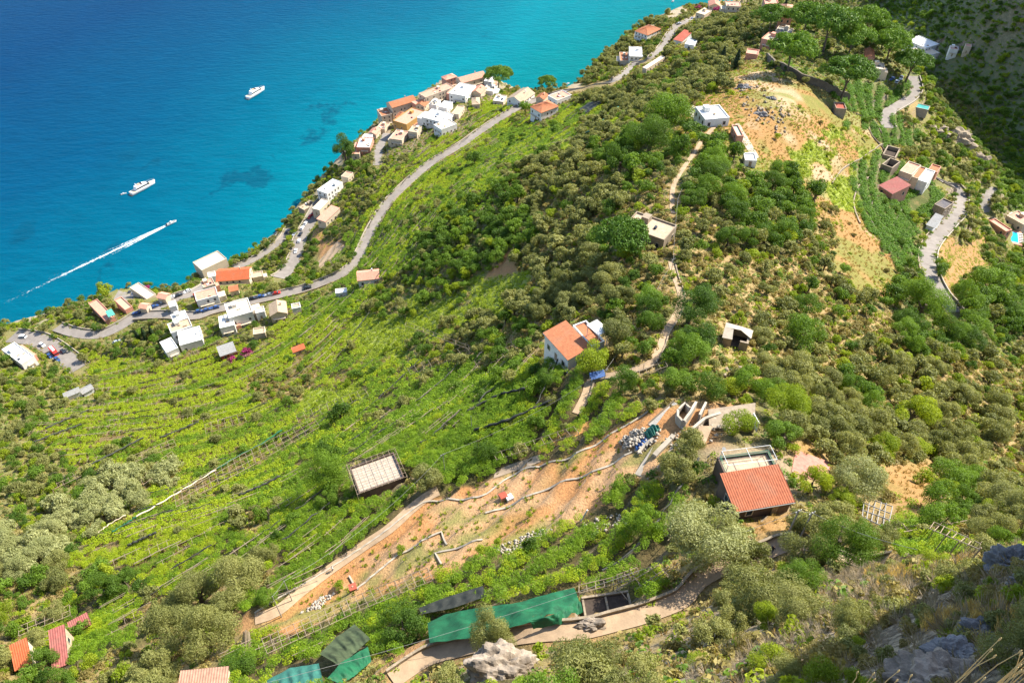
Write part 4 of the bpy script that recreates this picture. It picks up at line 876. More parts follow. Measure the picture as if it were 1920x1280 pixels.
def scatter(name, chars, sp, seed, protos, lo, hi, up, label, prob=1.0, field=None, edge=False, near=None, squash=1.0, masked=True, pz=None, dens=None, strip=None):
    X, Y, Z, U, V, D, g = jitter_grid(sp, seed)
    CHs = np.array(list(KEYS))[cover(X, Y, Z)]
    m = np.isin(CHs, list(chars)) & (g.random(len(X)) < prob)
    inf = in_poly(U, V, FIELD_NP) & (Y < 165)
    if field is False: m &= ~inf
    if field is True: m &= inf
    if edge:
        ph = terr_phase(X, Y, HS(X, Y)); t = ph - np.floor(ph); m &= ((t < .64) & (t > .08)) | (lattice(X, Y, .06, 78) > .80)
        m &= lattice(X, Y, .13, 79) > .16
    if strip is not None:                 # plots differ from terrace to terrace
        pid = np.floor(terr_phase(X, Y, HS(X, Y))) * 3.7 + np.floor(lattice(X, Y, .022, 5) * 7); hv = np.abs(np.sin(pid * 12.9898) * 43758.5453) % 1.0; m &= (hv < strip[1]) & (hv >= strip[0])
    if near is not None: m &= (D >= near[0]) & (D < near[1])
    if dens is not None: m &= lattice(X, Y, dens[0], seed) > dens[1]
    if up > 1:
        for tq in THIN: m &= ~(in_poly(*project(X, Y, Z + 2.2)[:2], tq) & (g.random(len(X)) < .8))
    if masked:
        m &= ~blocked(U, V); uu, vv, _ = project(X, Y, Z + up + .4); m &= ~blocked(uu, vv)
    d_, _z = np.full(len(X), 9.), 0
    X, Y, Z, D = X[m], Y[m], Z[m], D[m]; vsb = visible(X, Y, Z, up + 1.0); X, Y, Z = X[vsb], Y[vsb], Z[vsb]
    sc_ = lo + (hi - lo) * g.random(len(X)); print(name, len(X))
    zz = Z + up + (lattice(X, Y, .35, seed + 1) - .5) * (.7 if up > 1 else .1)
    return gn_scatter(name, np.stack([X, Y, zz], -1), sc_, protos, label, squash)
scatter('vine_canopy', 'B', 1.1, 51, CL['vine'], .62, 1.0, 1.7, 'bright yellow-green vine canopy over the left terraces, farther part', .95, False, True, (190, 2000), strip=(0, .72))
scatter('mixed_canopy', 'B', 1.1, 65, CL['lemon'], .62, 1.0, 1.7, 'darker green plots between the bright left terraces, farther part', .95, False, True, (190, 2000), strip=(.72, 1.01))
scatter('vine_canopy_near', 'B', 0.95, 52, CL['vine_n'], .58, .98, 1.7, 'bright yellow-green vine canopy over the left terraces, nearer part', .95, False, True, (0, 190), strip=(0, .68))
scatter('mixed_canopy_near', 'B', 0.95, 66, CL['lemon_n'], .58, .98, 1.7, 'darker green plots between the bright left terraces, nearer part', .95, False, True, (0, 190), strip=(.68, 1.01))
scatter('lemon_canopy', 'G', 1.15, 53, CL['lemon'], .7, 1.1, 1.9, 'green lemon canopy over the middle terraces, farther part', .96, False, True, (190, 2000), strip=(0, .66))
scatter('light_canopy', 'G', 1.15, 67, CL['vine'][:1] + CL['lemon'][:1], .7, 1.1, 1.9, 'lighter plots of the middle terraces, farther part', .96, False, True, (190, 2000), strip=(.66, 1.01))
scatter('lemon_canopy_near', 'G', 0.95, 54, CL['lemon_n'], .62, 1.02, 1.9, 'green lemon canopy over the middle terraces, nearer part', .97, False, True, (0, 190), strip=(0, .62))
scatter('light_canopy_near', 'G', 0.95, 68, CL['vine_n'][:1] + CL['lemon_n'][:1], .62, 1.02, 1.9, 'lighter plots of the middle terraces, nearer part', .97, False, True, (0, 190), strip=(.62, 1.01))
scatter('lemon_undergrowth', 'BG', 2.3, 55, CL['weed'], .5, .9, .25, 'low green weeds under the canopies', .8, False)
scatter('vineyard_rows', 'V', 1.05, 56, CL['row'], .75, 1.15, .9, 'green vine rows on the right-hand terraces', .92, False, True)
scatter('valley_terraces', 'K', 2.3, 69, CL['lemon'], 1.0, 1.7, .8, 'rows of green plants on the shaded far valley terraces', .9, False, True, None)
scatter('weeds', 'F', 1.5, 57, CL['weed'] + CL['vine'][:1], .6, 1.2, .3, 'lush yellow-green weeds on the abandoned plots', .95, False)
scatter('undergrowth', 'OMDSPHC', 1.5, 58, CL['under'] + CL['weed'][:1], .5, 1.1, .15, 'low dry undergrowth between the trees', .82, False)
scatter('slope_weeds', 'YE', 1.6, 63, CL['weed'], .4, .9, .05, 'green weed patches on the golden slope', .8, False, False, None, 1.0, True, None, (.05, .47))
scatter('low_scrub', 'MORS', 2.5, 70, PROTO['scrub', 'far'] + PROTO['olive', 'far'][:1] + PROTO['bright', 'far'][:1], .5, 1.15, -.1, 'small scattered scrub between the trees', .8, False)
scatter('near_undergrowth', 'RX', 1.05, 73, PROTO['scrub', 'mid'][:2] + PROTO['olive', 'mid'][:2] + PROTO['bright', 'mid'][:1], .35, .85, -.1, 'low green scrub on the near slope below the viewpoint', .62, None, False, (0, 95), 1.0, False)
scatter('dry_grass', 'YMOSRB', 1.7, 59, CL['grass'], .4, .9, -.05, 'dry golden grass tufts on open ground', .8, False)
scatter('field_weeds', 'EBGMHC', 1.2, 60, CL['green_grass'], .35, .9, -.02, 'small green weeds scattered over the bare field', .6, True, False, None, 1.0, True, None, (.13, .36))
scatter('near_dry_grass', 'RX', .55, 61, CL['long'], .5, 1.0, -.05, 'long straw-coloured grass on the near slope', .75, None, False, (0, 85), 1.0, False, None, (.12, .55))
scatter('near_twigs', 'RXM', .8, 62, CL['twig'], .5, 1.1, -.05, 'dead twiggy brush on the near slope', .6, None, False, (0, 85), 1.0, False)

# loose wooden rails of the terrace frames, too many and too thin to tell apart
X, Y, Z, U, V, D, g = jitter_grid(4.2, 91); CHs = np.array(list(KEYS))[cover(X, Y, Z)]
ph = terr_phase(X, Y, HS(X, Y)); t = ph - np.floor(ph); m = np.isin(CHs, list('BG')) & (((t > .62) & (t < .8)) | (g.random(len(X)) < .12)) & (lattice(X, Y, .03, 33) > .35) & ~blocked(U, V) & ~(in_poly(U, V, FIELD_NP) & (Y < 165)) & (U > -50) & (U < 1950)
X, Y, Z = X[m], Y[m], Z[m]; gx = (HS(X + 1.5, Y) - HS(X - 1.5, Y)); gy = (HS(X, Y + 1.5) - HS(X, Y - 1.5)); gl = np.hypot(gx, gy) + 1e-6; tx, ty = -gy / gl, gx / gl; mb = MB(); ZS = HS(X, Y)
for i in range(len(X)):
    L = g.uniform(2.2, 4.6); hgt_ = 2.35 + g.uniform(-.2, .35)
    for s in ((0.0, 1.0) if g.random() < .5 else (0.0,)):
        ox, oy = X[i] + gx[i] / gl[i] * s * 1.3, Y[i] + gy[i] / gl[i] * s * 1.3; a = (ox - tx[i] * L, oy - ty[i] * L); b_ = (ox + tx[i] * L, oy + ty[i] * L)
        za, zb = float(H(*a)), float(H(*b_)); zc = ZS[i] + s * 1.0; za, zb = max(za, zc - 1.5) + hgt_, max(zb, zc - 1.5) + hgt_
        if abs(za - zb) > 1.5: continue
        mb.tube([(a[0], a[1], za), (b_[0], b_[1], zb)], .055, 4)
    if g.random() < .6:
        for k in range(3):
            s = (k - 1) * L * .7; c = (X[i] + tx[i] * s, Y[i] + ty[i] * s); n_ = (gx[i] / gl[i], gy[i] / gl[i]); zc = float(H(*c)); mb.tube([(c[0] - n_[0] * .5, c[1] - n_[1] * .5, zc + hgt_ - .05), (c[0] + n_[0] * 2.0, c[1] + n_[1] * 2.0, zc + hgt_ + .15)], .05, 4)
            if k == 1: mb.tube([(c[0], c[1], zc - .2), (c[0], c[1], zc + hgt_)], .06, 4)
tag(mb.build('terrace_poles', 'pole_wood'), 'thin wooden rails scattered along the edges of the terraces', kind='stuff'); print('rails', len(X))

# dark folded nets lying along the terrace edges
X, Y, Z, U, V, D, g = jitter_grid(9.0, 97); CHs = np.array(list(KEYS))[cover(X, Y, Z)]; m = np.isin(CHs, list('BG')) & (g.random(len(X)) < .20) & (U > -60) & (U < 1950) & ~(in_poly(U, V, FIELD_NP) & (Y < 165)); mb = MB(); cnt = 0
for x, y in zip(X[m], Y[m]):
    for _ in range(6):                    # slide to the outer edge of this terrace
        ph_ = float(terr_phase(np.array([x]), np.array([y]), HS(np.array([x]), np.array([y])))[0]); t_ = ph_ - math.floor(ph_); gx_, gy_ = float(HS(x + 1.5, y) - HS(x - 1.5, y)), float(HS(x, y + 1.5) - HS(x, y - 1.5)); gl_ = math.hypot(gx_, gy_) + 1e-6; k = (.04 - t_) * 3.0 / (gl_ / 3 + .05); k = max(-3, min(3, k)); x += gx_ / gl_ * k; y += gy_ / gl_ * k
    pts = []; n_ = int(g.integers(5, 13))
    for i in range(n_):
        gx_, gy_ = float(HS(x + 1.5, y) - HS(x - 1.5, y)), float(HS(x, y + 1.5) - HS(x, y - 1.5)); gl_ = math.hypot(gx_, gy_) + 1e-6; x += -gy_ / gl_ * 1.6; y += gx_ / gl_ * 1.6; pts.append((x + g.uniform(-.25, .25), y + g.uniform(-.25, .25), float(HS(x, y)) + 2.0 + g.uniform(-.3, .3)))
    up_ = project(*pts[n_ // 2]); 
    if blocked(np.array([up_[0]]), np.array([up_[1]]))[0]: continue
    mb.tube(pts, [.08 + .14 * g.random() for _ in pts], 5); cnt += 1
tag(mb.build('terrace_nets', 'net_dark'), 'dark folded nets lying along the terrace edges', kind='stuff'); print('nets', cnt)
# ------------------------------------------------------------------ houses
def wave_sheet(mb, p00, p10, p11, p01, wl=.38, amp=.05):
    """ridged roof plane; ridges run from the p00-p10 edge (eaves) up to the p01-p11 edge"""
    p00, p10, p11, p01 = [np.array(p, float) for p in (p00, p10, p11, p01)]
    L = np.linalg.norm(p10 - p00); n = max(6, int(L / wl) * 4); nrm = np.cross(p10 - p00, p01 - p00); nrm /= np.linalg.norm(nrm) + 1e-9
    if nrm[2] < 0: nrm = -nrm
    rows = []
    for t in np.linspace(0, 1, 5):
        a, b = p00 + (p01 - p00) * t, p10 + (p11 - p10) * t
        rows.append([a + (b - a) * s + nrm * amp * math.cos(2 * math.pi * s * n / 4) for s in np.linspace(0, 1, n + 1)])
    mb.sheet(rows)
    mb.sheet([rows[0], [q - np.array([0, 0, .16]) for q in rows[0]]])
WF = MB(); 
for c_, s_ in (((0, -.04, .73), (1.16, .08, .12)), ((0, -.04, -.73), (1.16, .10, .12)), ((-.53, -.04, 0), (.12, .08, 1.34)), ((.53, -.04, 0), (.12, .08, 1.34))): WF.box(c_, s_)
WFM = WF.mesh('window_frame', 'window_frame'); WPM = MB().box((0, -.01, 0), (.95, .03, 1.36)).mesh('pane', 'glass_dark')
DRM = MB().box((0, -.03, 0), (1.0, .08, 2.1)).mesh('door', 'pole_wood'); DHM = MB().box((.36, -.10, 0), (.06, .06, .16)).mesh('handle', 'metal_white')
hr = random.Random(12)
def add_openings(e, b, o, ground_floor=True):
    cs, sn = math.cos(b['yaw']), math.sin(b['yaw'])
    for fx, fy, L, rz in ((0, -1, b['w'], 0), (1, 0, b['d'], math.pi / 2), (-1, 0, b['d'], -math.pi / 2)):
        nx_, ny_ = fx * cs - fy * sn, fx * sn + fy * cs
        cx, cy = b['c'][0] + nx_ * (b['w'] if fx else b['d']) / 2, b['c'][1] + ny_ * (b['w'] if fx else b['d']) / 2
        if nx_ * (0 - cx) + ny_ * (0 - cy) < -.1 * math.hypot(cx, cy): continue
        n = int((L - .8) / 2.9); fl = max(1, int(b['h'] / 2.9)); ax_, ay_ = math.cos(b['yaw'] + rz), math.sin(b['yaw'] + rz)
        for f in range(fl):
            for k in range(n):
                if hr.random() < .22: continue
                s = (k + .5 - n / 2) * (L - .6) / max(n, 1); z = b['base'] + f * 2.9 + 1.55
                if z + .9 > b['top']: z = b['top'] - 1.1
                lo = (cx + ax_ * s - o[0], cy + ay_ * s - o[1], z - o[2])
                if f == 0 and k == n // 2 and fy == -1 and ground_floor:
                    d = link('door', DRM, e, (lo[0], lo[1], b['base'] + 1.05 - o[2]), (0, 0, b['yaw'] + rz)); link('handle', DHM, d)
                else:
                    wdw = link('window', WFM, e, lo, (0, 0, b['yaw'] + rz)); link('pane', WPM, wdw)
for nm, lab, cat, fb in FIT:
    o = np.array([fb[0]['c'][0], fb[0]['c'][1], fb[0]['base']]); e = tag(empty(nm, tuple(o)), lab, cat)
    for bi, b in enumerate(fb):
        c, ex, ey, w_, d_, top, base, yaw = b['c'], b['ex'], b['ey'], b['w'], b['d'], b['top'], b['base'], b['yaw']
        def L(x, y, z): return (c[0] + ex[0] * x + ey[0] * y - o[0], c[1] + ex[1] * x + ey[1] * y - o[1], z - o[2])
        wm, rm = 'paint_' + b['wc'], 'paint_' + b['rc']; k = b['kind']; far = pxm((c[0], c[1], top)) < 4.5
        if k == 'awning':
            MB().box(L(0, 0, top), (w_, d_, .12), yaw).build('awning', rm, e)
            for sx_ in (-1, 1):
                for sy_ in (-1, 1): MB().box(L(sx_ * (w_ / 2 - .2), sy_ * (d_ / 2 - .2), (top + base) / 2 - .5), (.12, .12, top - base + .85), yaw).build('post', 'metal_white', e)
            continue
        fnd = 3.5 if cat == 'hotel' or nm == 'valley_house' else 6.0
        if k in ('ruin', 'shelter'):
            th = .45
            for (x, y, sx_, sy_) in ((0, -d_ / 2 + th / 2, w_, th), (0, d_ / 2 - th / 2, w_, th), (-w_ / 2 + th / 2, 0, th, d_ - 2 * th), (w_ / 2 - th / 2, 0, th, d_ - 2 * th)):
                hh = b['h'] * hr.uniform(.75, 1.0)
                if k == 'shelter' and y < 0:      # open doorway in the front wall
                    MB().box(L(-w_ * .33, y, base + hh / 2 - 2), (w_ * .34, th, hh + 4), yaw).build('wall', wm, e); MB().box(L(w_ * .33, y, base + hh / 2 - 2), (w_ * .34, th, hh + 4), yaw).build('wall', wm, e)
                else: MB().box(L(x, y, base + hh / 2 - 2), (sx_, sy_, hh + 4), yaw).build('wall', wm, e)
            MB().box(L(0, 0, base + .1), (w_ - 2 * th - .02, d_ - 2 * th - .02, .3), yaw).build('floor', 'dark_soil', e)
            if k == 'shelter':
                MB().sheet([[L(-w_ / 2 - .3, d_ * .1, top + .55), L(w_ * .1, d_ * .12, top + .7)], [L(-w_ / 2 - .3, d_ / 2 + .2, top + .15), L(w_ * .1, d_ / 2 + .2, top + .05)]]).build('roof_slab', 'concrete', e)
                MB().sheet([[L(w_ * .1, d_ * .1, top + .7), L(w_ / 2 + .3, -d_ * .2, top + .3)], [L(w_ * .1, d_ / 2 + .2, top + .05), L(w_ / 2 + .4, d_ / 2 + .1, top - .2)]]).build('roof_slab', 'concrete', e)
                MB().sheet([[L(-w_ / 2 - .3, -d_ / 2 - .2, top + .05), L(-w_ * .15, -d_ / 2 - .1, top + .1)], [L(-w_ / 2 - .3, d_ * .09, top + .57), L(-w_ * .2, d_ * .09, top + .6)]]).build('roof_slab', 'concrete', e)
            continue
        if k == 'flat':
            MB().box(L(0, 0, (top - .15 + base - fnd) / 2), (w_, d_, top - .15 - base + fnd), yaw).build('wall', wm, e)
            rf = MB().box(L(0, 0, top - .06), (w_ - .5, d_ - .5, .22), yaw).build('roof', rm, e)
            pm_ = MB(); t_ = .27; ph_ = .7
            pm_.box(L(0, -d_ / 2 + t_ / 2 - .02, top + ph_ / 2 - .17), (w_ + .06, t_, ph_), yaw); pm_.box(L(0, d_ / 2 - t_ / 2 + .02, top + ph_ / 2 - .17), (w_ + .06, t_, ph_), yaw)
            pm_.box(L(-w_ / 2 + t_ / 2 - .02, 0, top + ph_ / 2 - .18), (t_, d_ - 2 * t_ + .03, ph_), yaw); pm_.box(L(w_ / 2 - t_ / 2 + .02, 0, top + ph_ / 2 - .18), (t_, d_ - 2 * t_ + .03, ph_), yaw)
            pm_.build('parapet', wm, e)
            if w_ > 6 and d_ > 6 and nm not in ('farmhouse', 'lattice_shed', 'sea_platform', 'roadside_canopy', 'tiled_house'):
                if hr.random() < .75: MB().box(L(hr.uniform(-.25, .25) * w_, d_ * .22, top + .95), (2.2, 2.6, 1.9), yaw).build('stair_box', wm, e)
                for _q in range(hr.randint(1, 4)): MB().box(L(hr.uniform(-.36, .36) * w_, hr.uniform(-.34, .1) * d_, top + .35), (hr.uniform(.6, 1.6), hr.uniform(.5, 1.1), .62), yaw).build('roof_unit', hr.choice(['paint_grey', 'glass_dark', 'paint_white', 'paint_beige']), e)
        elif k == 'mono':
            rise = min(1.5, .16 * d_); mb = MB(); zb = base - fnd
            mb.add([L(-w_/2, -d_/2, zb), L(w_/2, -d_/2, zb), L(w_/2, d_/2, zb), L(-w_/2, d_/2, zb), L(-w_/2, -d_/2, top - .2), L(w_/2, -d_/2, top - .2), L(w_/2, d_/2, top + rise - .2), L(-w_/2, d_/2, top + rise - .2)],
                   [(3, 2, 1, 0), (4, 5, 6, 7), (0, 1, 5, 4), (1, 2, 6, 5), (2, 3, 7, 6), (3, 0, 4, 7)]); mb.build('wall', wm, e)
            rb = MB(); ov = .35; wave_sheet(rb, L(-w_/2 - ov, -d_/2 - ov, top - .06), L(w_/2 + ov, -d_/2 - ov, top - .06), L(w_/2 + ov, d_/2 + ov * .3, top + rise), L(-w_/2 - ov, d_/2 + ov * .3, top + rise)); rb.build('roof', rm, e, smooth=True)
            if w_ > 6: MB().tube([L(-w_/2 - ov, -d_/2 - ov - .08, top - .18), L(w_/2 + ov, -d_/2 - ov - .08, top - .2)], .07, 6).build('gutter', 'pole_grey', e)
        elif k == 'gable':
            along = w_ >= d_; sh = d_ if along else w_; rise = .24 * sh; mb = MB(); mb.box(L(0, 0, (top + base - fnd) / 2), (w_, d_, top - base + fnd), yaw)
            hw, hd = w_ / 2, d_ / 2
            if along: ga = [(L(-hw, -hd, top), L(-hw, hd, top), L(-hw, 0, top + rise)), (L(hw, hd, top), L(hw, -hd, top), L(hw, 0, top + rise))]
            else: ga = [(L(hw, -hd, top), L(-hw, -hd, top), L(0, -hd, top + rise)), (L(-hw, hd, top), L(hw, hd, top), L(0, hd, top + rise))]
            for tri in ga: mb.add(tri, [(0, 1, 2)])
            mb.build('wall', wm, e); rb = MB(); ov = .4; s_ = rise / (sh / 2); zt, ze = top + rise + .12, top - ov * s_ + .12
            if along:
                wave_sheet(rb, L(-hw - ov, -hd - ov, ze), L(hw + ov, -hd - ov, ze), L(hw + ov, 0, zt), L(-hw - ov, 0, zt)); wave_sheet(rb, L(hw + ov, hd + ov, ze), L(-hw - ov, hd + ov, ze), L(-hw - ov, 0, zt), L(hw + ov, 0, zt))
            else:
                wave_sheet(rb, L(-hw - ov, hd + ov, ze), L(-hw - ov, -hd - ov, ze), L(0, -hd - ov, zt), L(0, hd + ov, zt)); wave_sheet(rb, L(hw + ov, -hd - ov, ze), L(hw + ov, hd + ov, ze), L(0, hd + ov, zt), L(0, -hd - ov, zt))
            rf = rb.build('roof', rm, e, smooth=True)
            if cat in ('house', 'building') and sh > 5: MB().box(L(w_ * .2, d_ * .12, top + rise + .4), (.6, .6, 1.5), yaw).build('chimney', wm, rf)
        elif k == 'hip':
            rise = .22 * min(w_, d_); MB().box(L(0, 0, (top + base - fnd) / 2), (w_, d_, top - base + fnd), yaw).build('wall', wm, e); ov = .4; hw, hd = w_ / 2 + ov, d_ / 2 + ov; rl = abs(w_ - d_) / 2
            a, b2 = (L(-rl, 0, top + rise), L(rl, 0, top + rise)) if w_ >= d_ else (L(0, -rl, top + rise), L(0, rl, top + rise)); rb = MB(); z = top - .05
            P4 = [L(-hw, -hd, z), L(hw, -hd, z), L(hw, hd, z), L(-hw, hd, z)]
            if w_ >= d_: qs = [(P4[0], P4[1], b2, a), (P4[1], P4[2], b2, b2), (P4[2], P4[3], a, b2), (P4[3], P4[0], a, a)]
            else: qs = [(P4[0], P4[1], a, a), (P4[1], P4[2], b2, a), (P4[2], P4[3], b2, b2), (P4[3], P4[0], a, b2)]
            for q in qs: wave_sheet(rb, *q, .42, .04)
            rb.build('roof', rm, e, smooth=True)
        if k in ('flat', 'gable', 'hip') and b['h'] >= 5 and w_ > 5:
            bw = w_ * hr.uniform(.4, .8); bx = hr.uniform(-.1, .1) * w_; zf = base + 2.75
            bal = MB().box(L(bx, -d_ / 2 - .62, zf), (bw, 1.2, .18), yaw).build('balcony', 'paint_cream', e)
            rl = MB(); rl.box(L(bx, -d_ / 2 - 1.17, zf + .95), (bw, .06, .06), yaw)
            for q_ in range(int(bw / .7) + 1): rl.box(L(bx - bw / 2 + .04 + q_ * (bw - .08) / max(1, int(bw / .7)), -d_ / 2 - 1.17, zf + .5), (.05, .05, .85), yaw)
            rl.build('railing', 'pole_grey', bal)
        if k == 'flat' and cat in ('house', 'villa', 'building', 'hotel') and w_ > 6 and hr.random() < .7 and nm not in ('farmhouse', 'tiled_house', 'flat_roofed_house', 'ridge_house', 'valley_farmhouse', 'white_villa'):   # lower side wing
            sd_ = hr.choice((-1, 1)); ww = w_ * hr.uniform(.25, .4); hh_ = max(2.4, b['h'] * .55)
            MB().box(L(sd_ * (w_ / 2 + ww / 2 - .05), d_ * .08, base + hh_ / 2 - 2.5), (ww, d_ * hr.uniform(.55, .8), hh_ + 5), yaw).build('wing', hr.choice([wm, 'paint_cream', 'paint_pink']), e)
        if nm not in ('sea_platform', 'lattice_shed', 'greenhouse'): add_openings(e, b, o, bi == 0)
FARM = FIT[0][3][1]; LAT = [f for f in FIT if f[0] == 'lattice_shed'][0][3][0]

# ------------------------------------------------------------------ poles, pergolas, fences
POLE = MB().tube([(0, 0, 0), (0, 0, 1)], 1.0, 6).mesh('pole', 'pole_wood')
POLEM = {'pole_wood': POLE}
def pole(name, a, b, r, parent=None, mat='pole_wood', o=(0, 0, 0)):
    if mat not in POLEM: POLEM[mat] = MB().tube([(0, 0, 0), (0, 0, 1)], 1.0, 6).mesh('pole', mat)
    a = Vector(a) - Vector(o); b = Vector(b) - Vector(o); d = b - a
    ob = link(name, POLEM[mat], parent, a); ob.rotation_mode = 'QUATERNION'; ob.rotation_quaternion = d.to_track_quat('Z', 'Y'); ob.scale = (r, r, d.length); return ob
def pergola(quad, nu, nv, h, label, mat='pole_wood', r=.045, ground=True, name='pergola', cat='pergola', jit=.12):
    P = [hit(u, v, h) for u, v in quad]; o = P[0].copy(); o[2] = float(H(o[0], o[1])); e = tag(empty(name, tuple(o)), label, cat, 'pole pergolas on the terraces')
    g = random.Random(int(quad[0][0]))
    def Q(s, t):
        q = (P[0] * (1 - s) + P[1] * s) * (1 - t) + (P[3] * (1 - s) + P[2] * s) * t
        if ground: q[2] = max(q[2] - .6, float(H(q[0], q[1])) + h * .8) if q[2] < H(q[0], q[1]) + 1.2 else q[2]
        return q + np.array([g.uniform(-jit, jit), g.uniform(-jit, jit), g.uniform(-.06, .06)])
    G = [[Q(i / nu, j / nv) for j in range(nv + 1)] for i in range(nu + 1)]
    for i in range(nu + 1): pole('rafter', G[i][0], G[i][nv], r, e, mat, o)
    for j in range(nv + 1): pole('beam', G[0][j], G[nu][j], r * 1.15, e, mat, o)
    for i in range(0, nu + 1, 2):
        for j in (0, nv):
            q = G[i][j]; pole('post', (q[0], q[1], float(H(q[0], q[1])) - .4), (q[0], q[1], q[2] + .25), r * 1.2, e, mat, o)
    return e
for qd, nu, nv, lab in PERG: pergola(qd, nu, nv, 2.7, lab)
pergola([(1616,968),(1664,990),(1672,948),(1622,932)], 5, 3, 1.6, 'pale wooden trellis grid standing on the slope right of the utility poles', 'pole_grey', .07, True, 'trellis', 'trellis')
# lattice over the flat shed
b = LAT; e = tag(empty('roof_lattice', (b['c'][0], b['c'][1], b['top'])), 'grid of rough poles laid over the pale flat shed roof', 'lattice'); o = (b['c'][0], b['c'][1], b['top']); g = random.Random(5)
for i in range(9):
    s = (i / 8 - .5) * (b['w'] + 1); a = b['c'] + b['ex'] * (s + g.uniform(-.2, .2)); q0 = a - b['ey'] * (b['d'] / 2 + .6); q1 = a + b['ey'] * (b['d'] / 2 + .6)
    pole('rafter', (q0[0], q0[1], b['top'] + .95 + g.uniform(-.1, .1)), (q1[0], q1[1], b['top'] + .95 + g.uniform(-.1, .1)), .035, e, 'pole_wood', o)
for j in range(7):
    s = (j / 6 - .5) * (b['d'] + 1); a = b['c'] + b['ey'] * (s + g.uniform(-.2, .2)); q0 = a - b['ex'] * (b['w'] / 2 + .6); q1 = a + b['ex'] * (b['w'] / 2 + .6)
    pole('beam', (q0[0], q0[1], b['top'] + .85), (q1[0], q1[1], b['top'] + .85), .035, e, 'pole_wood', o)
for sx_ in (-1, 1):
    for sy_ in (-1, 1):
        q = b['c'] + b['ex'] * (b['w'] / 2 + .5) * sx_ + b['ey'] * (b['d'] / 2 + .5) * sy_; pole('post', (q[0], q[1], float(H(q[0], q[1])) - .3), (q[0], q[1], b['top'] + 1.1), .08, e, 'pole_wood', o)
# frame over the near terrace
b = FARM; o = (b['c'][0], b['c'][1], b['top']); e = tag(empty('pipe_pergola', o), 'thin white and green pipe frame around the nearest house terrace', 'frame')
cn = [b['c'] + b['ex'] * (b['w'] / 2 - .3) * sx_ + b['ey'] * (b['d'] / 2 - .3) * sy_ for sx_, sy_ in ((-1, -1), (1, -1), (1, 1), (-1, 1))]
for i in range(4):
    a, c2 = cn[i], cn[(i + 1) % 4]
    pole('post', (a[0], a[1], b['top']), (a[0], a[1], b['top'] + 2.3), .05, e, 'metal_white', o)
    pole('top_rail', (a[0], a[1], b['top'] + 2.3), (c2[0], c2[1], b['top'] + 2.3), .05, e, 'metal_white', o)
    if i: pole('hand_rail', (a[0], a[1], b['top'] + 1.0), (c2[0], c2[1], b['top'] + 1.0), .05, e, 'metal_green', o); pole('hand_rail', (a[0], a[1], b['top'] + .55), (c2[0], c2[1], b['top'] + .55), .04, e, 'metal_green', o)
m0 = (cn[0] + cn[1]) / 2; m1 = (cn[2] + cn[3]) / 2; pole('middle_rail', (m0[0], m0[1], b['top'] + 2.3), (m1[0], m1[1], b['top'] + 2.3), .05, e, 'metal_white', o)

# ------------------------------------------------------------------ walls
def wall_line(name, L, off, h, th, mat, label, cat='wall', follow=True, group=None):
    L = np.asarray(L); d = np.gradient(L[:, :2], axis=0); d /= np.linalg.norm(d, axis=1)[:, None] + 1e-9; n = np.stack([-d[:, 1], d[:, 0]], -1); rows = []; g = random.Random(len(L))
    for q, k in zip(L, n):
        c = q[:2] + k * off; z = q[2] if not follow else float(H(c[0], c[1])); hh = h * g.uniform(.6, 1.3) if h < .5 else h + g.uniform(-.06, .06)
        a, b2 = c - k * th / 2, c + k * th / 2; rows.append([(a[0], a[1], z - 1.2), (a[0], a[1], z + hh), (b2[0], b2[1], z + hh), (b2[0], b2[1], z - 1.2)])
    o = np.array(rows[0][0]); mb = MB(); mb.sheet([[tuple(np.array(p) - o) for p in r] for r in rows]); V = [tuple(np.array(p) - o) for p in rows[0]]; mb.add(V, [(0, 1, 2, 3)]); V = [tuple(np.array(p) - o) for p in rows[-1]]; mb.add(V, [(3, 2, 1, 0)])
    return tag(mb.build(name, mat, None, tuple(o)), label, cat, group)
def px_line(px, step=1.0): return smooth_line([hit(*p) for p in px], step)
def straight_line(px, step=1.0):
    P = [hit(*p) for p in px]; out = []
    for a, b2 in zip(P[:-1], P[1:]):
        k = max(1, int(np.linalg.norm(b2 - a) / step)); out += [a + (b2 - a) * t for t in np.linspace(0, 1, k, endpoint=False)]
    return np.array(out + [P[-1]])
for nm, side, lab in (('coast_road', 1, 'low pale wall along the seaward side of the coast road'), ('coast_road', -1, 'low stone wall along the hillside of the coast road'), ('lower_coast_road', 1, 'low pale wall along the seaward side of the lower road'),
        ('hairpin_road', 1, 'curved low wall along the upper side of the hairpin'), ('valley_road', 1, 'pale curved wall outside the upper valley road'), ('bend_road', 1, 'pale wall along the outer side of the right-hand bend'),
        ('bend_road', -1, 'stone wall along the vineyard side of the right-hand bend'), ('parking_road', 1, 'pale wall on the seaward side of the parking road'), ('seaside_road', 1, 'low sea wall beside the lowest road')):
    wd, L = RLINE[nm]; wall_line('roadside_wall', L, side * (wd / 2 + .3), .75, .35, 'concrete' if side > 0 else 'wall_stone', lab, 'wall', False)
for px, lab in (([(478,1150),(560,1100),(640,1052),(720,998),(775,955),(805,940),(860,938),(905,930),(960,893),(1020,872),(1080,850),(1165,803),(1215,772)], 'long pale wall along the upper edge of the earth field'),
        ([(910,962),(980,935),(1050,905),(1110,885),(1150,870),(1185,848)], 'low dry-stone edge running through the middle of the earth field')):
    wall_line('field_wall', px_line(px), 0, .3, .32, 'concrete', lab)
for px, lab in (([(668,1105),(745,1042),(828,998),(838,1022)], 'angled low wall around the small levelled plot'), ([(828,1058),(816,1038),(905,1012)], 'short corner wall in the earth field'), ([(655,1080),(672,1106)], 'stub of low wall near the red-capped pillar')):
    wall_line('plot_wall', straight_line(px), 0, .35, .3, 'concrete', lab)
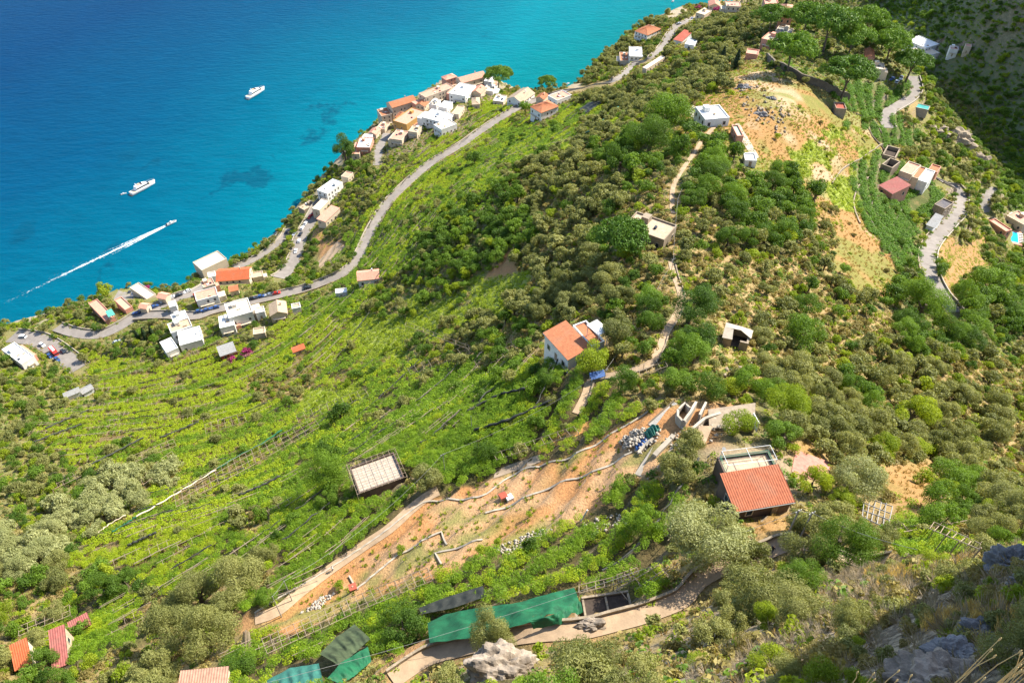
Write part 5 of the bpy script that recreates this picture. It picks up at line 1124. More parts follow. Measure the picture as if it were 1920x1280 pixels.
wall_line('path_wall', PLINE['lower_path'][1], 1.35, .6, .35, 'wall_stone', 'stone wall along the uphill edge of the lower path', 'wall', False)
wall_line('stair_wall', PLINE['stair_path'][1], .9, .4, .3, 'wall_stone', 'low stone wall beside the ridge stair path', 'wall', False)
wall_line('garden_wall', straight_line([(1436,112),(1450,128),(1500,152),(1548,170),(1590,192)]), 0, 3.4, .8, 'wall_dark', 'tall dark stone wall holding up the pine garden')  # shade of its camera-facing side is painted in through the darker stone
wall_line('terrace_wall', px_line([(1560,345),(1580,318),(1620,295),(1655,272)]), 0, .7, .45, 'wall_stone', 'curved stone wall around the upper right vineyard')
wall_line('terrace_wall', px_line([(1612,420),(1600,385),(1610,350),(1640,322)]), 0, .7, .45, 'wall_stone', 'curved stone wall left of the right-hand vineyard')
wall_line('sea_wall', px_line([(440,500),(470,482),(515,448),(535,420)]), 1.5, .8, .5, 'concrete', 'pale wall at the water edge below the lowest road')

# ------------------------------------------------------------------ utility poles and cables
def top_height(p, v):              # height at which a vertical post on p reaches picture row v
    h = 1.0
    for _ in range(40):
        if project(p[0], p[1], p[2] + h)[1] <= v: break
        h += .35
    return h
def upole(base, vtop, lab, r=.11, arm=True, extra=None):
    p = hit(*base); h = extra or top_height(p, vtop); e = tag(empty('utility_pole', tuple(p)), lab, 'pole')
    MB().tube([(0, 0, -.5), (0, 0, h)], [r, r * .7], 8).build('shaft', 'pole_grey', e)
    if arm: MB().box((0, 0, h - .35), (1.0, .09, .09), .5).build('cross_arm', 'pole_grey', e); MB().tube([(.4, .2, h - .3), (.4, .2, h - .08)], .05, 6).build('insulator', 'metal_white', e); MB().tube([(-.4, -.2, h - .3), (-.4, -.2, h - .08)], .05, 6).build('insulator', 'metal_white', e)
    return np.array([p[0], p[1], p[2] + h - .1])
T1 = upole((1470,1016), 957, 'left of two tall utility poles beside the lower path', .15); T2 = upole((1498,1012), 962, 'right of two tall utility poles beside the lower path', .15)
T3 = upole((548,1126), 1090, 'upper of two poles by the earth path', .09, False); T4 = upole((528,1156), 1118, 'lower of two poles by the earth path', .09, False)
T5 = upole((835,893), 852, 'thin pole right of the lattice shed', .08); T6 = upole((885,812), 780, 'thin pole standing in the lemon terraces', .08, False); T7 = upole((1133,716), 694, 'pole beside the blue solar panel', .09); T8 = upole((1258,512), 486, 'pole at the top of the ridge stair path', .09)
T9 = upole((1266,402), 372, 'pole beside the flat-roofed ridge house', .08, False); T10 = upole((1328,212), 188, 'thin pole in front of the white ridge house', .08, False); T11 = upole((789,265), 240, 'lamp post on the terraces below the town', .07, False)
def cable(a, b2, sag, lab, r=.022):
    a, b2 = np.array(a), np.array(b2); pts = []
    for t in np.linspace(0, 1, 25):
        q = a + (b2 - a) * t; pts.append((q[0] - a[0], q[1] - a[1], q[2] - a[2] - sag * 4 * t * (1 - t)))
    tag(MB().tube(pts, r, 5).build('cable', 'pole_grey', None, tuple(a)), lab, 'cable')
off_l = hit(455, 1290, 6.0); off_r = hit(1930, 1085, 3.0)
cable(T1, off_l, 3.0, 'long cable crossing the bottom above the green net'); cable(T1, T2, .1, 'short cable joining the two tall utility poles'); cable(T2, hit(1720, 1030, 3.5), .6, 'cable running right from the tall utility poles')
cable(T7, T5, 2.0, 'cable from solar panel pole to lattice shed pole'); cable(T5, T3, 3.0, 'cable from lattice shed pole down to the earth path poles'); cable(T3, T4, .2, 'short cable between the two earth path poles'); cable(T8, T7, 2.0, 'cable from ridge stair pole to solar panel pole'); cable(T9, T8, 2.0, 'cable along the ridge past the flat-roofed house'); cable(T10, T9, 4.0, 'thin cable from the white ridge house down the ridge')

# ------------------------------------------------------------------ nets and cloths
def net(top, bot, ht, hb, mat, label, seed, name='shade_net', nv=16, bump=.5):
    A = straight_line_h(top, ht, 64); B = straight_line_h(bot, hb, 64); g = np.random.default_rng(seed); rows = []
    for j in range(nv + 1):
        t = j / nv; r = []
        for i, (a, b2) in enumerate(zip(A, B)):
            q = a * (1 - t) + b2 * t; q = q.copy(); q[2] += bump * math.sin(math.pi * t) * (.7 + .6 * math.sin(i * .5 + seed)) + (.5 * float(lattice(i * 1.0, j * 1.3 + seed * 9, .12, seed)) + .12 * float(lattice(i * 1.0, j * .8, .5, seed + 3)) - .10 * math.sin(i * .85 + 2 * math.sin(j * .5)) * t) * min(1, bump * 2)
            q[2] = max(q[2], float(H(q[0], q[1])) + .15)
            r.append(q)
        rows.append(r)
    o = rows[0][0].copy(); return tag(MB().sheet([[tuple(q - o) for q in r] for r in rows]).build(name, mat, None, tuple(o), smooth=True), label, 'net')
def straight_line_h(px, h, n):
    P = np.array([hit(u, v, h) for u, v in px]); s = np.r_[0, np.cumsum(np.linalg.norm(np.diff(P, axis=0), axis=1))]; t = np.linspace(0, s[-1], n)
    return np.stack([np.interp(t, s, P[:, k]) for k in range(3)], -1)
net([(802,1168),(835,1152),(960,1132),(1076,1104)], [(806,1206),(905,1194),(990,1168),(1088,1142)], 3.0, 1.2, 'net_green', 'long emerald green shade net draped over the pergola', 1)
net([(990,1168),(1040,1152),(1086,1128)], [(1000,1180),(1050,1172),(1092,1150)], 1.8, .5, 'net_green', 'hanging end of green net beside the dark seed beds', 2)
net([(785,1140),(830,1122),(905,1098)], [(790,1152),(850,1140),(912,1118)], 2.6, 2.2, 'net_dark', 'dark shade net just behind the long green net', 3, bump=.2)
net([(600,1226),(630,1195),(665,1170)], [(636,1248),(665,1225),(695,1198)], 3.2, 2.2, 'net_olive', 'dark olive net tent, upper of the two net tents', 4, bump=.3)
net([(614,1272),(640,1242),(690,1212)], [(640,1284),(665,1268),(697,1240)], 2.6, .6, 'net_green', 'green net tent just below the dark one', 5, bump=.3)
net([(500,1276),(545,1252),(598,1244)], [(510,1300),(560,1296),(608,1284)], 2.4, 1.4, 'net_teal', 'pale teal net at the bottom edge', 6, bump=.25)
net([(1085,205),(1100,196),(1122,184)], [(1098,212),(1115,202),(1130,192)], 2.6, 2.0, 'net_dark', 'black shade roof on the terraces below the olive grove', 7, bump=.2)
def roll(px, h, r, mat, lab, name='rolled_net', cat='net'):
    P = straight_line_h(px, h, 40); o = P[0].copy(); g = np.random.default_rng(int(px[0][0]))
    tag(MB().tube([tuple(q - o + np.array([0, 0, .15 * math.sin(i * .9)])) for i, q in enumerate(P)], [r * (.7 + .6 * g.random()) for _ in P], 7).build(name, mat, None, tuple(o), smooth=True), lab, cat)
roll([(255,968),(285,952),(330,925),(372,900),(405,880)], 2.6, .2, 'paint_cream', 'long white rolled net crossing the left terraces'); roll([(210,997),(235,982),(254,969)], 2.5, .24, 'net_green', 'green rolled net at the lower end of the white roll')
roll([(406,879),(440,858),(490,832),(528,806)], 2.6, .25, 'net_green', 'green rolled net at the upper end of the white roll'); roll([(178,1002),(205,982),(235,965)], 2.4, .13, 'paint_cream', 'thin white rolled cloth beside the green rolled net')
for i, (px, lab) in enumerate((([(85,803),(125,785),(167,768)], 'upper of two dark net rolls on the left terraces'), ([(64,828),(110,810),(152,795)], 'lower of two dark net rolls on the left terraces'), ([(150,880),(210,850),(268,820)], 'thick dark net roll above the silver olive row'),
        ([(448,928),(490,910),(525,892)], 'dark net roll below the bare pergola'), ([(240,1022),(265,1010),(292,998)], 'short dark net roll below the white roll'), ([(875,772),(905,755),(940,738),(985,728)], 'dark net roll through the lemon terraces left of the solar panel'),
        ([(890,806),(950,788),(1035,750)], 'long dark net roll across the lemon terraces'), ([(300,820),(350,800),(372,790)], 'dark net roll in the middle of the left terraces'))):
    roll(px, 2.5, .3, 'net_dark', lab)
roll([(1085,252),(1108,246),(1150,208),(1160,200)], 2.2, .4, 'net_teal', 'teal rolled net on the terraces below the olive grove')

for i, px in enumerate(([(1622,235),(1640,262),(1662,285)], [(1605,215),(1632,225),(1655,255),(1668,275)], [(1640,190),(1628,205),(1640,232)], [(1660,180),(1648,198),(1652,220)], [(1640,365),(1632,400),(1640,440)], [(1690,395),(1672,430),(1668,470)], [(1700,450),(1712,490),(1730,530)])):
    wall_line('vineyard_wall', px_line(px), 0, .6, .4, 'wall_dark', ['lowest', 'second', 'third', 'fourth', 'fifth', 'sixth', 'seventh'][i] + ' of the dark curved terrace walls in the right-hand vineyards', 'wall', True, 'dark terrace walls of the right-hand vineyards')
# ------------------------------------------------------------------ umbrella pines and cypresses
def pine_crown(name, seed, n=9000):
    g = np.random.default_rng(seed); lob = 34; a = g.random(lob) * 6.283; r = .82 * g.random(lob) ** .5
    C = np.stack([np.cos(a) * r, np.sin(a) * r, .40 * (1 - r ** 2) + .04 * g.normal(size=lob)], -1); R_ = .20 + .12 * g.random(lob); w_ = g.choice(lob, n)
    d = g.normal(size=(n, 3)); d[:, 2] = np.abs(d[:, 2]) * .9 - .18; d /= np.linalg.norm(d, axis=1)[:, None]; P = C[w_] + d * (R_[w_] * (.6 + .45 * g.random(n)))[:, None] * np.array([1, 1, .62])
    V, F = leaves(P, d + g.normal(size=(n, 3)) * .5, .034, 1.3, 1, seed); return fast_mesh(name, V, F, 'leaf_pine')
def pine_trunk(seed):
    g = random.Random(seed); mb = MB(); k = Vector((g.uniform(-.03, .03), g.uniform(-.03, .03), .62)); mb.tube([(0, 0, -.08), k * .5, k], [.045, .036, .030], 7)
    for i in range(6):
        a = i * 1.047 + g.random() * .6; mb.tube([k * (.8 + .2 * g.random()), k + Vector((math.cos(a) * .10, math.sin(a) * .10, .18)), k + Vector((math.cos(a) * .22, math.sin(a) * .22, .34))], [.016, .011, .006], 5)
    return mb.mesh('trunk', 'bark')
PCR = [pine_crown('pine_crown', s) for s in (1, 2, 3)]; PTR = [pine_trunk(s) for s in (1, 2)]
PINES = [((1442,62),41,56,'umbrella pine at the left end of the pine garden'),((1505,72),37,70,'umbrella pine with broad crown beside the pink villa'),((1543,98),22,82,'tallest umbrella pine, its long bare trunk standing mid garden'),
 ((1618,78),38,62,'umbrella pine with flat crown at the far right of the garden'),((1475,140),92,76,'umbrella pine above the small bright lawn'),((1590,108),73,66,'umbrella pine behind the dense twin-trunked one'),((1575,190),133,82,'dense umbrella pine at the lower corner of the garden wall'),
 ((1660,121),80,62,'umbrella pine left of the shaded car park'),((1695,160),114,60,'umbrella pine overhanging the upper valley road'),((1652,92),60,48,'small umbrella pine behind the shaded car park'),
 ((1162,486),450,90,'rounded umbrella pine beside the flat-roofed ridge house'),((935,167),150,46,'umbrella pine at the seaward edge of town'),((1025,170),163,30,'low umbrella pine on the cliff right of town')]
pg = random.Random(8)
for (bu, bv), cv, wpx, lab in PINES:
    p = hit(bu, bv); h = top_height(p, cv); r = 1.25 * wpx / 2 / pxm(p + np.array([0, 0, h])); h = max(h, r * .9)
    e = tag(empty('umbrella_pine', tuple(p), pg.uniform(0, 6)), lab, 'pine tree', 'umbrella pines')
    link('trunk', pg.choice(PTR), e, (0, 0, 0), None, (h * 1.0, h * 1.0, h * 1.02)); link('crown', pg.choice(PCR), e, (0, 0, h - r * .12), None, (r, r, r * (1.0 if h > r * 1.2 else 1.25)))
def cyp(seed):
    g = np.random.default_rng(seed); n = 1300; z = g.random(n); rr = .13 * np.minimum(1, (1 - z) * 2.2) ** .7 * (.65 + .4 * g.random(n)); a = g.random(n) * 6.283
    P = np.stack([np.cos(a) * rr, np.sin(a) * rr, .06 + z * .94], -1); N = np.stack([np.cos(a), np.sin(a), .4 + 0 * a], -1) + g.normal(size=(n, 3)) * .4; V, F = leaves(P, N, .032, 1.4, 1, seed); return fast_mesh('cypress_crown', V, F, 'leaf_cypress')
CYP = [cyp(1), cyp(2)]; CTR = MB().tube([(0, 0, -.05), (0, 0, .12)], .025, 6).mesh('trunk', 'bark')
for u, v, hp, lab in ((1353,121,27,'left of two slim cypresses near the ridge path top'),(1379,130,30,'right of two slim cypresses near the ridge path top'),(1468,30,24,'cypress in front of the pink villa'),(1447,22,20,'cypress left of the pink villa'),
        (1603,65,26,'cypress between the right-hand garden pines'),(262,640,22,'left cypress of the clump by the stepped villa'),(275,637,24,'middle cypress of the clump by the stepped villa'),(288,632,22,'right cypress of the clump by the stepped villa'),(1500,45,24,'cypress half hidden behind the broad umbrella pine')):
    p = hit(u, v); h = hp / pxm(p) * 1.25; e = tag(empty('cypress', tuple(p), u), lab, 'cypress', 'cypresses'); link('trunk', CTR, e, (0, 0, 0), None, (h, h, h)); link('crown', CYP[u % 2], e, (0, 0, 0), None, (h, h, h))
FLW = [crown('flower_crown', 'leaf_flower', 420, .13, 700 + i, 1.0, 10, .7, .45) for i in range(2)]
for u, v, wpx, lab in ((438,680,22,'magenta bougainvillea beside the red-walled shed'),(462,668,28,'dark red bougainvillea above the magenta one'),(275,545,18,'purple bougainvillea on the cream seafront building'),(1345,22,16,'right purple bougainvillea at the far road end'),(1308,18,14,'left purple bougainvillea at the far road end'),(232,572,12,'small pink bougainvillea beside the roadside hut')):
    p = hit(u, v); r = wpx / 2 / pxm(p); e = tag(empty('bougainvillea', tuple(p), u, r), lab, 'bush'); link('stem', SHORT[0], e); link('crown', FLW[u % 2], e)

# ------------------------------------------------------------------ boats
def hull_mesh(L, B, hh):
    mb = MB(); rows = []
    for t in np.linspace(0, 1, 11):
        w_ = B / 2 * (1 - max(0, (t - .45) / .55) ** 2.2) * (.92 + .08 * min(1, t * 4)); x = -L / 2 + L * t; sh = hh * (1 + .35 * t * t)
        rows.append([(x + .04 * L * t, -w_, sh), (x, -w_ * .86, sh * .35), (x - .01 * L * t, -w_ * .4, -.35), (x - .01 * L * t, w_ * .4, -.35), (x, w_ * .86, sh * .35), (x + .04 * L * t, w_, sh)])
    mb.sheet(rows); mb.add(rows[0], [tuple(range(6))]); dk = [r[0] for r in rows] + [r[5] for r in reversed(rows)]
    return mb, dk
def yacht(bow, stern, lab, decks=2):
    a, b2 = at_z(*stern, 0), at_z(*bow, 0); L = np.linalg.norm(b2 - a); c = (a + b2) / 2; yaw = math.atan2(b2[1] - a[1], b2[0] - a[0]); B = L * .27; hh = L * .10
    e = tag(empty('motor_yacht', tuple(c), yaw), lab, 'yacht'); mb, dk = hull_mesh(L, B, hh); mb.build('hull', 'boat_white', e)
    MB().add([(p[0] * .985, p[1] * .97, p[2] - .12) for p in dk], [tuple(range(len(dk)))]).build('deck', 'paint_cream', e)
    MB().box((-L * .06, 0, hh * 1.55), (L * .52, B * .68, hh * 1.1), 0, .88).build('saloon', 'boat_white', e); MB().box((-L * .05, 0, hh * 1.62), (L * .50, B * .70, hh * .42), 0, .96).build('window_band', 'glass_dark', e)
    MB().box((L * .215, 0, hh * 1.6), (L * .10, B * .56, hh * .7), 0, .55).build('windscreen', 'glass_dark', e)
    MB().box((-L * .10, 0, hh * 2.25), (L * .36, B * .60, hh * .28)).build('flybridge', 'boat_white', e); MB().box((-L * .02, 0, hh * 2.6), (L * .05, B * .5, hh * .4), 0, .8).build('helm_screen', 'glass_dark', e)
    MB().box((-L * .12, 0, hh * 2.55), (L * .10, B * .4, hh * .35)).build('bench', 'paint_beige', e)
    MB().tube([(-L * .2, -B * .25, hh * 2.3), (-L * .24, 0, hh * 3.5), (-L * .2, B * .25, hh * 2.3)], L * .008, 6).build('radar_arch', 'boat_white', e); MB().box((-L * .53, 0, .25), (L * .06, B * .7, .15)).build('swim_platform', 'pole_wood', e)
    MB().tube([(L * .2, -B * .42, hh * 1.7), (L * .42, -B * .2, hh * 1.85), (L * .51, 0, hh * 1.9), (L * .42, B * .2, hh * 1.85), (L * .2, B * .42, hh * 1.7)], .06, 5).build('bow_rail', 'metal_white', e)
yacht((291,343), (247,366), 'larger white motor yacht lying off the middle of the bay'); yacht((496,168), (465,186), 'white motor yacht lying furthest out, nearest the top')
def small_boat(u, v, L, yaw, lab, name='dinghy'):
    p = at_z(u, v, 0); e = tag(empty(name, tuple(p), yaw), lab, 'boat'); mb, dk = hull_mesh(L, L * .36, L * .12); mb.build('hull', 'boat_white', e)
    MB().add([(q[0] * .95, q[1] * .9, q[2] - .15) for q in dk], [tuple(range(len(dk)))]).build('deck', 'paint_grey', e); MB().box((-L * .02, 0, L * .2), (L * .16, L * .2, L * .16), 0, .7).build('console', 'boat_white', e); MB().box((-L * .5, 0, L * .14), (L * .08, L * .1, L * .2)).build('outboard', 'car_black', e)
small_boat(232, 364, 4.2, .6, 'tiny white dinghy floating behind the larger yacht')
small_boat(1065, 158, 5.0, .8, 'small white boat close under the cliff right of town', 'moored_boat'); small_boat(1262, 3, 6.0, 1.2, 'tiny boat near the top edge off the far point', 'moored_boat')
bp_, sp_ = at_z(322, 418, 0), at_z(0, 572, 0); dv_ = sp_ - bp_; yw = math.atan2(-dv_[1], -dv_[0]); small_boat(322, 419, 7.5, yw, 'speeding white motorboat at the head of the foam wake', 'motorboat')
def foam_material(name, dens, col):
    m, t, b = new_mat(name); p = pos(t); at = nd(t, 'ShaderNodeAttribute', attribute_name='foam'); n = noise(t, .9, 6, .7, p); n2 = noise(t, .12, 3, .6, p)
    ad = nd(t, 'ShaderNodeMath', operation='MULTIPLY_ADD'); t.links.new(n2.outputs['Fac'], ad.inputs[0]); ad.inputs[1].default_value = .5; t.links.new(n.outputs['Fac'], ad.inputs[2])
    s = nd(t, 'ShaderNodeMath', operation='ADD'); t.links.new(ad.outputs[0], s.inputs[0]); t.links.new(at.outputs['Fac'], s.inputs[1])
    a = ramp(t, s.outputs[0], [(dens - .16, (0, 0, 0)), (min(1, dens + .12), (.72, .72, .72))]); t.links.new(a.outputs['Color'], b.inputs['Alpha']); b.inputs['Base Color'].default_value = rgb(col); b.inputs['Roughness'].default_value = .7; MAT[name] = m
foam_material('foam', .97, (.55,.62,.64))
def wake(lab):
    Lw = np.linalg.norm(dv_); d = dv_ / Lw; n = np.array([-d[1], d[0], 0]); rows = []; fo = []
    for s in np.linspace(0, 1, 160):
        x = s * Lw * 1.05; wd = .7 + 4.6 * min(1, s / .5); q = bp_ + d * x; r = []
        for k in np.linspace(-1, 1, 17):
            z = q + n * wd * k; r.append((z[0], z[1], .05)); core = math.exp(-(k / .22) ** 2); rim = math.exp(-((abs(k) - .82) / .16) ** 2) * max(0, 1 - s / .42); turb = max(0, 1 - s / .36) * (1 - abs(k)) * .5
            fo.append(core * (.62 * max(0, 1 - s / .42) + .42 * max(0, 1 - s) ** .6) + rim * .55 + turb - .12 * s + (.35 * max(0, 1 - s / .12)))
        rows.append(r)
    V = np.array(rows).reshape(-1, 3); o = V[0].copy(); ii = np.arange(len(V)).reshape(160, 17); F = np.stack([ii[:-1, 1:], ii[:-1, :-1], ii[1:, :-1], ii[1:, 1:]], -1).reshape(-1, 4)
    me = fast_mesh('boat_wake', V - o, F, 'foam'); a = me.attributes.new('foam', 'FLOAT', 'POINT'); a.data.foreach_set('value', np.array(fo, np.float32)); tag(link('boat_wake', me, None, tuple(o)), lab, 'wake')
wake('long white foam wake trailing behind the speeding motorboat')

# ------------------------------------------------------------------ cars
def car_meshes(mat):
    mb = MB(); prof = [(-2.15, .35), (-2.15, .75), (-2.0, .92), (-.9, .95), (.85, .92), (2.0, .74), (2.15, .55), (2.15, .35)]; n = len(prof)
    V = [(x, -.86, z) for x, z in prof] + [(x, .86, z) for x, z in prof]; mb.add(V, [tuple(range(n)), tuple(reversed(range(n, 2 * n)))] + [(i + 1 if i < n - 1 else 0, i, n + i, n + (i + 1 if i < n - 1 else 0)) for i in range(n)])
    mb.add([(-1.25, -.68, 1.43), (.25, -.68, 1.43), (.25, .68, 1.43), (-1.25, .68, 1.43), (-1.25, -.68, 1.38), (.25, -.68, 1.38), (.25, .68, 1.38), (-1.25, .68, 1.38)], [(0, 1, 2, 3), (0, 4, 5, 1), (1, 5, 6, 2), (2, 6, 7, 3), (3, 7, 4, 0)])
    return mb.mesh('car_body', mat)
CAB = MB().add([(-1.95, -.8, .93), (.95, -.8, .92), (.95, .8, .92), (-1.95, .8, .93), (-1.3, -.66, 1.40), (.3, -.66, 1.40), (.3, .66, 1.40), (-1.3, .66, 1.40)], [(0, 1, 5, 4), (1, 2, 6, 5), (2, 3, 7, 6), (3, 0, 4, 7), (4, 5, 6, 7)]).mesh('windows', 'glass_dark')
WHL = MB().tube([(0, -.1, 0), (0, .1, 0)], .32, 12).mesh('wheel', 'rubber'); RIM = MB().tube([(0, -.11, 0), (0, .11, 0)], .19, 8).mesh('rim', 'car_silver'); LMP = MB().box((0, 0, 0), (.08, .3, .14)).mesh('headlight', 'metal_white')
CARM = {k: car_meshes('car_' + k) for k in ('white', 'black', 'blue', 'silver', 'red')}
ALLR = [(wd, L) for wd, L in RLINE.values()]
def car(u, v, col, lab, side=0.0, flip=False, yaw=None, grp='parked cars along the roads'):
    p = hit(u, v)
    if yaw is None:
        bd = 1e9
        for wd, L in ALLR:
            d = np.hypot(L[:, 0] - p[0], L[:, 1] - p[1]); i = int(np.argmin(d))
            if d[i] < bd: bd = d[i]; t = L[min(i + 1, len(L) - 1)] - L[max(i - 1, 0)]; yaw = math.atan2(t[1], t[0]); z = L[i][2] + .05
        p[2] = z if bd < 6 else p[2]
    if flip: yaw += math.pi
    e = tag(empty('car', (p[0], p[1], p[2]), yaw), lab, 'car', grp); link('body', CARM[col], e); link('windows', CAB, e)
    for x in (-1.35, 1.35):
        for y in (-.78, .78): w_ = link('wheel', WHL, e, (x, y, .32)); link('rim', RIM, w_)
    for y in (-.6, .6): link('headlight', LMP, e, (2.12, y, .66))
CARS = [(256,589,'blue','blue car, first in the line on the lower coast road from the left'),(269,583,'black','black car, second in the line on the lower coast road'),(291,576,'blue','dark blue car, third in the line on the lower coast road'),(309,567,'silver','silver-blue car, fourth in the line on the lower coast road'),(324,560,'white','white car, fifth in the line on the lower coast road'),(336,555,'black','black car, sixth in the line on the lower coast road'),(352,548,'white','white car at the right end of the lower coast road line'),
 (374,585,'blue','left of three blue cars between the two white villas'),(389,582,'blue','middle of three blue cars between the two white villas'),(404,578,'blue','right of three blue cars between the two white villas'),(475,561,'black','leftmost car in the row above the terrace villa'),(490,557,'blue','blue car second in the row above the terrace villa'),(504,554,'silver','silver car third in the row above the terrace villa'),(519,551,'red','red car in the row above the terrace villa'),(577,541,'black','lone dark car on the coast road before its bend'),
 (555,472,'white','white car nearest on the parking road'),(561,453,'white','white car second nearest on the parking road'),(564,440,'black','black car third nearest on the parking road'),(552,440,'silver','silver car on the seaward side of the parking road'),(567,429,'white','white car in the middle of the parking road'),(573,420,'white','white car just above the middle of the parking road'),(581,408,'red','red car on the parking road'),(588,401,'red','dark red car at the upper part of the parking road'),(596,390,'white','white car near the upper end of the parking road'),(603,380,'silver','silver car at the upper end of the parking road'),(538,436,'black','black car at the top of the lowest sea road'),
 (80,648,'white','pale car on the inner side of the hairpin'),(119,660,'black','black car beside the red truck in the hairpin'),(94,668,'blue','blue car left of the red truck in the hairpin'),(108,675,'blue','blue car below the red truck in the hairpin'),(44,632,'white','white car at the left end of the hairpin'),
 (1273,46,'silver','silver car on the far stretch of road'),(1297,36,'blue','blue car at the far end of the road'),(1265,66,'black','dark car beside the far red-roofed house'),(220,642,'silver','silver car on the side lane by the cypress clump'),
 (1672,150,'blue','blue car in the shaded car park under the pines'),(1681,155,'silver','silver car in the shaded car park under the pines'),(1689,148,'white','white car in the shaded car park under the pines'),(243,550,'black','dark car in the curved parking bay'),(250,553,'blue','blue car in the curved parking bay')]
for i, (u, v, c, lab) in enumerate(CARS): car(u, v, c, lab, flip=i % 3 == 0)
p = hit(103, 662); e = tag(empty('fire_truck', tuple(p), -.75), 'red and white truck parked in the hairpin bend', 'truck')
MB().box((-1.0, 0, 1.6), (5.0, 2.3, 2.0)).build('body', 'car_red', e); MB().box((2.5, 0, 1.45), (1.7, 2.2, 1.9), 0, .93).build('cab', 'car_red', e); MB().box((3.0, 0, 1.95), (.8, 2.12, .7)).build('windscreen', 'glass_dark', e); MB().box((-1.0, 0, 2.75), (4.4, 1.2, .3)).build('roof_rack', 'boat_white', e); MB().box((-.4, 0, 3.0), (1.6, .5, .25)).build('ladder', 'car_silver', e)
for x in (-2.6, -1.2, 2.4):
    for y in (-1.05, 1.05): link('wheel', WHL, e, (x, y, .5), None, (1.5, 1.5, 1.5))

# ------------------------------------------------------------------ rocks, rubble
def rock(name, c, size, seed, mat, label, cat='boulder', sub=4, rough=.35, freq=1.6, kind=None, box=1.0, dent=.25):
    import bmesh
    from mathutils import noise as mn
    bm = bmesh.new(); bmesh.ops.create_icosphere(bm, subdivisions=sub, radius=1.0)
    for v_ in bm.verts:
        q = v_.co.copy(); q = Vector([math.copysign(abs(k_) ** box, k_) for k_ in q]); n = mn.fractal(q * freq + Vector((seed * 7.3, seed * 3.1, seed)), 0.9, 2.1, 5); n2 = abs(mn.noise(q * freq * 2.3 + Vector((seed, 0, 9)))); v_.co = Vector((q.x * size[0], q.y * size[1], q.z * size[2])) * (1 + rough * n - dent * n2)
    me = bpy.data.meshes.new(name); bm.to_mesh(me); bm.free(); me.materials.append(MAT[mat]); return tag(link(name, me, None, tuple(c)), label, cat, None, kind)
p = hit(942, 1262); rock('boulder', p + np.array([0, 0, .3]), (4.3, 3.0, 2.7), 4, 'pale_rock', 'large pale limestone boulder at the bottom edge', sub=5)
p = hit(1110, 1172); rock('boulder', p, (2.0, 1.0, 1.0), 5, 'pale_rock', 'smaller pale rock on the edge of the lower path')
def stones(name, poly, n, lo, hi, label, mat='rubble_white', up=0.0, seed=1):
    g = np.random.default_rng(seed); poly = np.array(poly, float); V = []; F = []; c = 0
    base = np.array([[1,0,0],[-1,0,0],[0,1,0],[0,-1,0],[0,0,1],[0,0,-1]], float); fc = [(0,2,4),(2,1,4),(1,3,4),(3,0,4),(2,0,5),(1,2,5),(3,1,5),(0,3,5)]
    while c < n:
        u, v = g.uniform(poly[:, 0].min(), poly[:, 0].max()), g.uniform(poly[:, 1].min(), poly[:, 1].max())
        if not in_poly(np.array([u]), np.array([v]), poly)[0]: continue
        p = hit(u, v); s = g.uniform(lo, hi); k = len(V); V += list(p + np.array([0, 0, s * .3 + up * g.random()]) + base * s * g.uniform(.6, 1.2, (6, 3)) @ np.linalg.qr(g.normal(size=(3, 3)))[0]); F += [(a + k, b2 + k, d + k) for a, b2, d in fc]; c += 1
    V = np.array(V); o = V[0].copy(); tag(link(name, fast_mesh(name, V - o, F, mat), None, tuple(o)), label, kind='stuff')
stones('rubble_heap', [(1160,832),(1182,812),(1212,806),(1205,830),(1178,848)], 260, .18, .45, 'white rubble heap beside the building site', up=1.0, seed=3)
stones('rubble_strip', [(925,1030),(985,1000),(1040,990),(1010,1015),(945,1042)], 150, .15, .4, 'strip of white stones at the lower edge of the field', seed=4)
stones('rubble_strip', [(560,1150),(600,1120),(628,1112),(600,1142)], 110, .15, .4, 'white stones beside the field path', seed=5)
stones('rubble_strip', [(1090,980),(1180,950),(1175,985),(1100,1010)], 60, .15, .4, 'loose stones near the white post', seed=6)
stones('slope_stones', [(1365,150),(1420,150),(1480,215),(1470,260),(1400,215)], 90, .4, 1.1, 'grey stones on the golden slope', 'wall_stone', seed=7)
stones('slope_stones', [(1320,690),(1400,680),(1480,700),(1400,730)], 60, .3, .8, 'stones on the dry slope below the stone shelter', 'wall_stone', seed=8)

for u, v, wp, sd_, lab in ((1790,262,34,31,'pale cliff face above the right-hand valley houses'),(1755,245,22,32,'rock spur left of the pale cliff face'),(1825,300,26,33,'rock face at the far side of the right-hand cliff'),(1395,165,14,34,'grey rock outcrop high on the golden slope'),(1425,215,12,35,'low rock outcrop in the middle of the golden slope'),(1445,185,9,36,'small rock outcrop right on the golden slope')):
    P = hit(u, v); s = wp / pxm(P); rock('rock_outcrop', P - np.array([0, 0, s * .25]), (s * 1.2, s * .7, s * .75), sd_, 'wall_stone' if v > 230 else 'grey_rock', lab, 'rock', 4, .4, 1.7)
